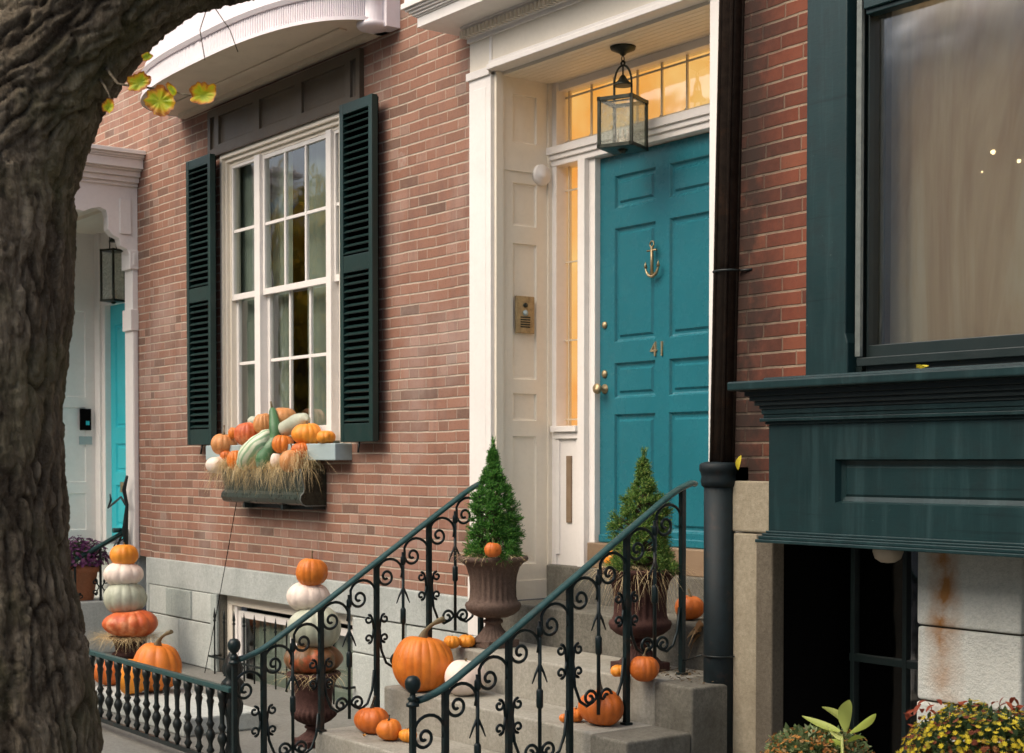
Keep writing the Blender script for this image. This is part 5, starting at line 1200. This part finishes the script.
for (a, c, w_) in (((840, 731), (802, 716), .013), ((838, 733), (807, 729), .014), ((847, 729), (822, 707), .018), ((846, 732), (849, 700), .026), ((850, 733), (876, 714), .014), ((843, 740), (826, 725), .012), ((848, 742), (866, 738), .012), ((842, 744), (822, 742), .013)):
    A = Py(a[0], a[1], py_); B = Py(c[0], c[1], py_ + random.uniform(-.03, .03)); leafblade(b, A, B, w_, random.uniform(.15, .35), fw + Vector((random.uniform(-.4, .4), 0, random.uniform(-.5, .5))))
for k in range(3): b.tube([(base.x + k * .01, py_, .3), (base.x, py_, base.z)], .005, 6)
lo = b.build('leafy_plant', M['hosta'], None, fix=False, org=(base.x, py_, .3)); tag(lo, 'bright lime green broad leaved sprig behind the rust coloured chrysanthemum', 'plant')
b = MB()
rnd = random.Random(11)
for i in range(46):
    x = rnd.uniform(905, 1030); p = Py(x, rnd.uniform(704, 722), -.86 + rnd.uniform(-.1, .08)); d = Vector((rnd.gauss(0, 1), rnd.gauss(0, 1), rnd.uniform(0, 1))).normalized() * rnd.uniform(.03, .06); leafblade(b, p, p + d, .009, .2)
for (a, c) in (((917, 733), (907, 724)), ((918, 736), (905, 738)), ((925, 748), (903, 749))): leafblade(b, Py(a[0], a[1], -.95), Py(c[0], c[1], -.95), .012, .2)
for x in (930, 960, 990, 1015):
    p = Py(x, 712, -.86); b.tube([(p.x, p.y, .35), tuple(p)], .004, 5)
lo = b.build('red_leaved_plant', M['redleaf'], None, fix=False, org=Py(965, 740, -.86)); tag(lo, 'dark red leaved plant rising behind the yellow chrysanthemum', 'plant')

# ================================================================== window box
WB = thing('window_box', 'dark metal window box with rolled ends hung under the shuttered window', 'window box', (-9.8, -.12, 1.32))
wx1 = XA(327, -.0, 490); wx0 = wx1 - 1.23; zb0, zb1 = ZA(320, 505, -.01), ZA(320, 469, -.01) - .0
prf = [(-.005, zb0), (-.16, zb0), (-.185, zb0 + .012), (-.20, zb0 + .04), (-.195, zb0 + .07), (-.175, zb0 + .09), (-.17, zb0 + .12), (-.18, zb0 + .16), (-.195, zb1 - .02), (-.20, zb1), (-.005, zb1)]
prf = [(y, z) for y, z in prf]
MB().prism(prf, lambda a, c, d: (d, a, c), wx0, wx1 - .012).build('trough', M['boxmetal'], WB, .002)
b = MB(); b.prism([(y * 1.04, zb0 + (z - zb0) * 1.02 - .003) for y, z in prf], lambda a, c, d: (d, a, c), wx1 - .012, wx1); b.build('end_plate', M['bronze'], WB, .002)
b = MB(); b.tube([(wx1 + .002, y * 1.04, zb0 + (z - zb0) * 1.02 - .003) for y, z in prf[:-1]], .0045, 6); b.build('end_bead', M['alu'], WB)
b = MB(); b.box(wx0 + .3, wx0 + .33, -.17, 0, zb0 - .035, zb0); b.box(wx1 - .35, wx1 - .32, -.17, 0, zb0 - .035, zb0); b.box(wx0 + .25, wx1 - .02, -.10, 0, zb0 - .03, zb0 - .002); b.build('bracket', M['baydark'], WB)
straw('straw', Vector(((wx0 + wx1) / 2, -.12, zb1)), .2, 4200, 'thick dry straw hanging over the front of the window box', .20, .15, 9, .0022, box=(wx0 - .06, wx1 - .01, -.225, -.03, zb1 + .02), spread=.75)
GW = 'pumpkins and gourds in the window box'
def wp(px, py, wpx, hr, mat, lab, y=-.13, ribs=12, dep=.08, stem=(.2, .1, .1), tilt=(0, 0), sm='stem'):
    c = Py(px, py, y); rad = wpx / scl(c) / 2; pumpkin('pumpkin', (c.x, y, c.z - rad * hr), rad, hr, ribs, mat, lab, depth=dep, stem=stem, stemmat=sm, tilt=tilt, grp=GW, seed=int(px))
wp(224, 444, 25, .86, 'tan', 'tan pumpkin with long stem at the left end of the window box', -.14, stem=(.42, .2, .09))
wp(217, 465, 22, .82, 'pale', 'smooth white pumpkin lowest at the left end of the window box', -.20, dep=.04, stem=None)
wp(234, 433, 12, 1.0, 'orange', 'small bright orange squash behind the tan pumpkin in the window box', -.10, dep=.12, stem=None)
wp(247, 434, 26, .95, 'red', 'blotchy red orange squash left of the green gourd in the window box', -.12, stem=(.15, .1, .1))
wp(235, 460, 17, 1.2, 'orange', 'upright ribbed orange squash between white pumpkin and striped gourd', -.19, dep=.13, stem=None)
wp(263, 424, 19, 1.2, 'tan', 'small tan pumpkin tucked behind the upright green gourd', -.05, dep=.1, stem=None)
wp(284, 418, 26, .85, 'tan', 'netted tan pumpkin at the back against the window panes', -.02, dep=.05, stem=None)
wp(283, 444, 23, .82, 'orange', 'ribbed orange pumpkin right of the green gourd in the window box', -.13, dep=.14, stem=(.12, .1, .1))
wp(307, 434, 31, .74, 'yellow', 'largest orange pumpkin at the right of the window box', -.08, dep=.09, stem=(.12, .1, .1))
wp(326, 437, 19, .72, 'yellow', 'small orange pumpkin at the right end of the window sill', -.10, ribs=9, dep=.13, stem=None)
wp(292, 461, 26, .88, 'tan', 'golden tan pumpkin with pale stem at the front of the window box', -.19, dep=.06, stem=(.35, .2, .1), sm='stem')
wp(276, 460, 12, 1.15, 'pale', 'small pinkish white gourd between green gourd and golden pumpkin', -.20, dep=.05, stem=None)
wp(301, 450, 20, .8, 'deep', 'deep orange pumpkin wedged between the golden and largest window box pumpkins', -.14, dep=.1, stem=None)
wp(257, 446, 14, .9, 'yellow', 'small yellow orange pumpkin peeking out behind the striped gourd', -.11, dep=.1, stem=None)
wp(226, 456, 13, .9, 'deep', 'small deep orange pumpkin between the tan and white window box pumpkins', -.15, dep=.1, stem=None)
def gourd(name, pts, rs, mat, lab, stem=True, y0=None):
    P_ = [Py(p[0], p[1], p[2]) for p in pts]; s_ = scl(P_[0]); o = thing(name, lab, 'gourd', P_[0], GW)
    fp = []; fr = []
    for i in range(len(P_) - 1):
        for k in range(6):
            t_ = k / 6; a = P_[max(i - 1, 0)]; b_ = P_[i]; c = P_[i + 1]; d = P_[min(i + 2, len(P_) - 1)]
            fp.append(.5 * ((2 * b_) + (c - a) * t_ + (2 * a - 5 * b_ + 4 * c - d) * t_ ** 2 + (3 * b_ - a - 3 * c + d) * t_ ** 3)); fr.append((rs[i] + (rs[i + 1] - rs[i]) * (3 * t_ * t_ - 2 * t_ ** 3)) / s_)
    fp.append(P_[-1]); fr.append(rs[-1] / s_)
    MB().tube(fp, fr, 20).build('rind', M[mat], o)
    if stem: e = fp[-1]; d = (fp[-1] - fp[-3]).normalized(); MB().tube([e - d * .01, e + d * .02, e + d * .05 + Vector((.006, 0, 0))], [.012, .008, .006], 8).build('stem', M['stem'], o)
    return o
gourd('gourd', [(241, 467, -.2), (244, 463, -.2), (250, 455, -.19), (258, 446, -.17), (266, 436, -.13), (270, 431, -.1)], [1, 8, 12, 11, 7, 3], 'stripe', 'long pale green striped gourd leaning across the window box', False)
gourd('gourd', [(263, 470, -.2), (263, 466, -.2), (265, 459, -.2), (270, 450, -.18), (275, 440, -.15), (275, 428, -.14), (273, 413, -.12), (272, 408, -.12)], [1, 7, 9.5, 7, 5.5, 5.8, 4, 2], 'green', 'dark green long necked gourd standing upright in the window box')
gourd('gourd', [(277, 433, -.1), (279, 431, -.1), (287, 428, -.08), (297, 423, -.06), (304, 420, -.05), (308, 420, -.05)], [1, 6, 8, 9, 7, 1], 'sage', 'grey green squash lying behind the largest orange pumpkin of the window box', False)
gourd('gourd', [(250, 424, -.08), (253, 422, -.08), (260, 421, -.06)], [1, 6, 3], 'sage', 'pale grey squash tip behind the red squash in the window box', False)
straw('straw', Vector(((wx0 + wx1) / 2, -.1, zb1 + .05)), .2, 900, 'loose tangled straw tucked between the squashes of the window box', .12, .04, 19, .0022, box=(wx0 - .04, wx1 - .05, -.19, -.02, zb1 + .04), spread=.8)
# cable
a, c = Py(237, 500, -.10), Py(203, 682, -.14); cab = MB().tube([a + (c - a) * t_ + Vector((0, 0, -.02 * math.sin(PI * t_))) for t_ in [i / 12 for i in range(13)]], .0035, 6).build('cable', M['black'], None, org=a); tag(cab, 'thin black cable running down from the window box to the ground', 'cable')

# ================================================================== foreground tree
def tree_front():
    D = 4.5; sc_ = FPX / D
    trunk = [(4, 1010, 132), (6, 900, 121), (6, 800, 112), (4, 753, 110), (-10, 650, 105), (-24, 560, 102), (-29, 450, 103), (-27, 350, 103), (-22, 270, 106), (-30, 190, 110), (-50, 90, 98), (-75, 0, 88), (-110, -150, 78), (-150, -330, 66)]
    limb = [(-25, 260, 60), (-12, 180, 86), (14, 100, 88), (58, 32, 84), (112, -18, 74), (175, -55, 68), (255, -88, 62), (380, -140, 55), (520, -230, 46)]
    limb = [(px + 2, py + (2 if py > -60 else 14), r - (7 if py > -30 else 0)) for px, py, r in limb]; trunk = [(px - 11, py, r - 3) for px, py, r in trunk]
    b = MB()
    for L, dd in ((trunk, 0), (limb, 1)):
        P_ = []; rs = []
        for i in range(len(L) - 1):
            for k in range(6):
                t_ = k / 6; f = lambda j: Pd(L[j][0], L[j][1], D + (0.0 if not dd else .0))
                a, b_, c, d = f(max(i - 1, 0)), f(i), f(i + 1), f(min(i + 2, len(L) - 1))
                P_.append(.5 * ((2 * b_) + (c - a) * t_ + (2 * a - 5 * b_ + 4 * c - d) * t_ ** 2 + (3 * b_ - a - 3 * c + d) * t_ ** 3)); rs.append((L[i][2] + (L[i + 1][2] - L[i][2]) * t_) / sc_)
        b.tube(P_, rs, 32)
    me = bpy.data.meshes.new('t'); me.from_pydata([tuple(v) for v in b.v], [], b.f); o = bpy.data.objects.new('t', me); COL.objects.link(o)
    md = o.modifiers.new('r', 'REMESH'); md.mode = 'VOXEL'; md.voxel_size = .0068; md.use_smooth_shade = True
    sm = o.modifiers.new('s', 'SMOOTH'); sm.factor = .6; sm.iterations = 10
    dg = bpy.context.evaluated_depsgraph_get(); ev = o.evaluated_get(dg); m2 = bpy.data.meshes.new_from_object(ev); bpy.data.objects.remove(o)
    ridge = []; n = len(m2.vertices); N_ = [v.normal.copy() for v in m2.vertices]
    top = Pd(-28, 230, D).z; fork = Pd(-20, 200, D); fdir = (Pd(255, -88, D) - Pd(14, 100, D)).normalized()
    for v, nn in zip(m2.vertices, N_):
        p = v.co.copy()
        up_ = max(0.0, min(1.0, (p.z - top + .1) / .45)) * (1.0 if (p - Pd(-60, 0, D)).dot(rt) > 0 else 0.0)
        def bark_h(ax_):
            al = (p - fork).dot(ax_); pr = p - ax_ * al * .90
            q_ = pr + noise.noise_vector(p * 6.0) * .03 + noise.noise_vector(p * 17.0) * .010
            return 1 - abs(noise.noise(q_ * 19.0)) * 3.8, 1 - abs(noise.noise(q_ * 44.0 + Vector((5, 2, 1)))) * 3.0
        A1 = bark_h(Vector((0, 0, 1))) if up_ < 1 else (0, 0); A2 = bark_h(fdir) if up_ > 0 else (0, 0)
        r1 = A1[0] * (1 - up_) + A2[0] * up_; r2 = A1[1] * (1 - up_) + A2[1] * up_
        f3 = noise.noise(p * 70.0); big = noise.noise(p * 3.2); pl = noise.noise(Vector((p.x * 30, p.y * 30, p.z * 13)))
        d = -.018 * max(0.0, r1) ** 1.3 - .011 * max(0.0, r2) ** 1.3 + .005 * f3 + .016 * big + .006 * pl + .008
        v.co = p + nn * d
        ridge.append(max(0.0, r1) ** 1.5 * .8 + max(0.0, r2) ** 2 * .45 * (noise.noise(p * 6) + .6))
    base = Pd(-8, 1010, D); base.z = 0
    o = thing('street_tree', 'dark furrowed tree trunk filling the left edge with a limb reaching over the bow window', 'tree', base)
    t = NT('furrowed_bark'); vv = t.coord(); vs_ = t.coord(scale=(1, 1, .22)); a = t.noise(vs_, 28, 8, .7, .6); c2 = t.noise(vv, 3.0, 5, .6); fine = t.noise(vv, 110, 6, .7)
    col = t.ramp(a, [(.30, (0.055, 0.043, 0.028)), (.5, (0.17, 0.138, 0.094)), (.68, (0.37, 0.315, 0.225))])
    fa = t.n('Attribute', attribute_name='fissure'); col = t.mix(t.math('MULTIPLY', fa.outputs['Fac'], 1.0, clamp=True), col, (0.045, 0.032, 0.020))
    col = t.mix(t.math('MULTIPLY', t.step(c2, .48, .66), .45), col, (0.16, 0.16, 0.07)); col = t.mix(t.math('MULTIPLY', t.step(fine, .5, .75), .4), col, (0.26, 0.22, 0.17))
    bark = t.prin(col, .92, t.bump(t.math('ADD', t.math('MULTIPLY', a, 1.2), t.math('MULTIPLY', fine, .5)), 1.0, .022), Specular_IOR_Level=.2)
    at = m2.attributes.new('fissure', 'FLOAT', 'POINT'); at.data.foreach_set('value', ridge)
    m2.materials.clear(); m2.materials.append(bark); m2.name = 'trunk'
    for p in m2.polygons: p.use_smooth = True
    tr = bpy.data.objects.new('trunk', m2); COL.objects.link(tr); tr.parent = o; tr.location = -base
    # twigs and leaves
    M['yleaf'] = None
    t = NT('autumn_leaf'); v = t.coord(); n1 = t.noise(v, 26, 5, .65); n2 = t.noise(v, 60, 4)
    at_ = t.n('Attribute', attribute_name='edge'); n1 = t.math('ADD', t.math('MULTIPLY', n1, .75), t.math('MULTIPLY', t.math('POWER', at_.outputs['Fac'], 2.2), .34)); col = t.ramp(n1, [(.30, (0.30, 0.46, 0.015)), (.46, (0.58, 0.66, 0.02)), (.58, (0.80, 0.45, 0.02)), (.68, (0.45, 0.14, 0.02))])
    tl = t.n('BsdfTranslucent'); t.put(tl.inputs[0], col); df = t.n('BsdfPrincipled'); t.put(df.inputs['Base Color'], col); df.inputs['Roughness'].default_value = .5; mx = t.n('MixShader'); mx.inputs[0].default_value = .45
    t.t.links.new(df.outputs[0], mx.inputs[1]); t.t.links.new(tl.outputs[0], mx.inputs[2]); t.t.links.new(mx.outputs[0], t.out.inputs[0]); lm = t.m
    tb = MB(); A = lambda px, py, d=D: Pd(px, py, d)
    tb.tube([A(100, 60, D - .02), A(118, 84, D - .22), A(150, 88, D - .24), A(180, 93, D - .26)], [.006, .004, .003, .0015], 6)
    tb.tube([A(95, 70, D), A(108, 92, D - .2), A(112, 104, D - .2)], [.005, .003, .0015], 6)
    tb.tube([A(150, 88, D - .24), A(158, 100, D - .25)], .0018, 5); tb.tube([A(178, 93, D - .26), A(205, 98, D - .3), A(215, 100, D - .3)], .0015, 5)
    tb.tube([A(208, 5, D), A(200, 30, D), A(205, 60, D)], .0015, 5); tb.tube([A(215, 8, D), A(230, 30, D), A(238, 52, D)], .0015, 5)
    tb.build('twig', bark, o)
    def leaf(cx, cy, r, ang, fold, d=D - .24, ax2=1.0):
        b_ = MB(); c = A(cx, cy, d); s_ = scl(c); R_ = r / s_; vs = [c]; n = 60
        u = rt * math.cos(ang) + up * math.sin(ang); w_ = -rt * math.sin(ang) + up * math.cos(ang); nn = -fw
        for k in range(n):
            a = 2 * PI * k / n; rr = R_ * (.95 + .28 * noise.noise(Vector((math.cos(a) * 1.3, math.sin(a) * 1.3, cx))) + .16 * noise.noise(Vector((math.cos(a) * 4, math.sin(a) * 4, cy))) + .08 * noise.noise(Vector((math.cos(a) * 12, math.sin(a) * 12, cy)))); rr *= 1 - .22 * math.exp(-((a - PI) / .35) ** 2); x_, y_ = rr * math.cos(a), rr * math.sin(a) * ax2
            vs.append(c + u * x_ + w_ * y_ + nn * (abs(y_) * fold + .15 * x_ * x_ / R_))
        inner = [c + (v_ - c) * .5 + nn * .006 * noise.noise(v_ * 60) for i_, v_ in enumerate(vs[1:])]; vs = [c] + inner + vs[1:]
        b_.add(vs, [(0, 1 + k, 1 + (k + 1) % n) for k in range(n)] + [(1 + k, 1 + n + k, 1 + n + (k + 1) % n, 1 + (k + 1) % n) for k in range(n)], True); lo_ = b_.build('leaf', lm, o, fix=False)
        at = lo_.data.attributes.new('edge', 'FLOAT', 'POINT'); at.data.foreach_set('value', [0.0] + [.5] * n + [1.0] * n)
    leaf(139, 83, 13, .3, .4, ax2=.8); leaf(160, 101, 16.5, -1.2, .3, D - .25, .95); leaf(203, 95, 15, .2, .5, D - .3, .75); leaf(109, 107, 8, 1.2, .6, D - .2, .8); leaf(147, 57, 6, .5, .3, D - .1, .8); leaf(172, 90, 8, 2.2, .8, D - .26, .5)
    return o
tree_front()

# small fallen leaves
def small_leaf(p, s, lab, mat='yelpet'):
    b = MB(); vs = [Vector(p)]; 
    for k in range(12): a = 2 * PI * k / 12; rr = s * (1 + .3 * math.sin(3 * a)); vs.append(Vector(p) + Vector((rr * math.cos(a), rr * math.sin(a) * .7, .006 + .010 * abs(math.sin(a)))))
    b.add(vs, [(0, 1 + k, 1 + (k + 1) % 12) for k in range(12)]); o = b.build('fallen_leaf', M[mat], None, fix=False, org=p); tag(o, lab, 'leaf'); return o
q = Pz(921, 369, 1.986); small_leaf((q.x, q.y, 1.987) if q.y < RY else (q.x, BYF + .05, 1.987), .025, 'small yellow leaf lying on the dark green bay sill')
q = Pz(342, 745, .2045); small_leaf((-6.75, -1.15, .206), .012, 'tiny brown leaf on the lowest stone step', 'rustpet')
b = MB(); q = Py(738, 463, pyy - .02); leafblade(b, q + Vector((0, 0, -.03)), q + Vector((.02, 0, .035)), .014, .2, Vector((.2, -1, .2))); lo = b.build('fallen_leaf', M['yelpet'], None, fix=False, org=q); tag(lo, 'yellow leaf caught on the collar of the downpipe', 'leaf')
b = MB(); rnd = random.Random(5)
for i in range(240):
    x = rnd.uniform(-5.55, -5.05); y = rnd.uniform(-.38, -.05); s_ = rnd.uniform(.006, .016); a = rnd.random() * 6.3; u = Vector((math.cos(a), math.sin(a), rnd.uniform(-.2, .5))) * s_; w_ = Vector((-math.sin(a), math.cos(a), rnd.uniform(-.3, .5))) * s_ * .5; p = Vector((x, y, .609 + rnd.random() * .012))
    b.add([p - u, p + w_, p + u, p - w_], [(0, 1, 2, 3)])
lo = b.build('leaf_litter', leafmat('leaf_litter', [(0, (0.05, 0.035, 0.02)), (1, (0.22, 0.15, 0.08))], .8, .1), None, fix=False, org=(-5.3, -.2, .6)); tag(lo, 'crumbled dead leaves on the third step beside the downpipe', 'leaf litter', kind='stuff')

# ================================================================== across the street (seen in the window reflections)
OP_ = thing('brick_rowhouse', 'plain brick rowhouse across the street', 'house', (-20, -15, 0))
b = MB(); holes = [(x, x + 1.1, z, z + 1.9) for x in [-46 + 3.2 * i for i in range(16)] for z in (1.2, 4.4, 7.4)]
wall_grid(b, -48, 6, 0, 9.0, holes, -15.2, -.15); b.box(-48, 6, -22, -15.6, 0, 8.98); b.build('wall', M['granite_light'], OP_, fix=False)
b = MB()
for h in holes: b.pane(h[0], h[1], -15.32, h[2], h[3])
b.build('pane', M['glass'], OP_)
b = MB()
for h in holes: b.box(h[0] - .1, h[1] + .1, -15.2, -15.1, h[2] - .15, h[2])
b.build('sill', M['granite_light'], OP_)
M['autumn'] = leafmat('autumn_foliage', [(0, (0.20, 0.22, 0.03)), (.5, (0.50, 0.36, 0.03)), (1, (0.62, 0.42, 0.04))], .6, .4)
def far_tree(x, y, h, r, seed, lab):
    rnd = random.Random(seed); o = thing('street_tree', lab, 'tree', (x, y, 0), 'autumn street trees'); tb = MB(); tb.tube([(x, y, 0), (x + .1, y, h * .45), (x, y + .1, h * .8)], [.2, .14, .04], 10)
    cl = [(Vector((x + rnd.gauss(0, r * .45), y + rnd.gauss(0, r * .45), h * rnd.uniform(.42, .98))), rnd.uniform(.35, .6) * r) for _ in range(26)]
    for c, q in cl: tb.tube([(x, y, h * .4), tuple(c)], [.05, .015], 5)
    tb.build('trunk', M['bark'], o); lf = MB()
    for i in range(7000):
        c, q = cl[rnd.randrange(len(cl))]; p = c + Vector((rnd.gauss(0, 1), rnd.gauss(0, 1), rnd.gauss(0, .8))) * q * .5; u = Vector((rnd.gauss(0, 1), rnd.gauss(0, 1), rnd.gauss(0, 1))).normalized() * .09; w_ = u.cross(Vector((rnd.random(), rnd.random(), rnd.random()))).normalized() * .06
        lf.add([p - u, p + w_, p + u, p - w_], [(0, 1, 2, 3)])
    lf.build('crown', M['autumn'], o, fix=False)
far_tree(-17.2, -4.1, 4.6, 1.5, 1, 'yellow street tree on the near pavement further down the street')
far_tree(-27, -12.6, 7.5, 2.4, 2, 'yellow street tree on the far pavement')
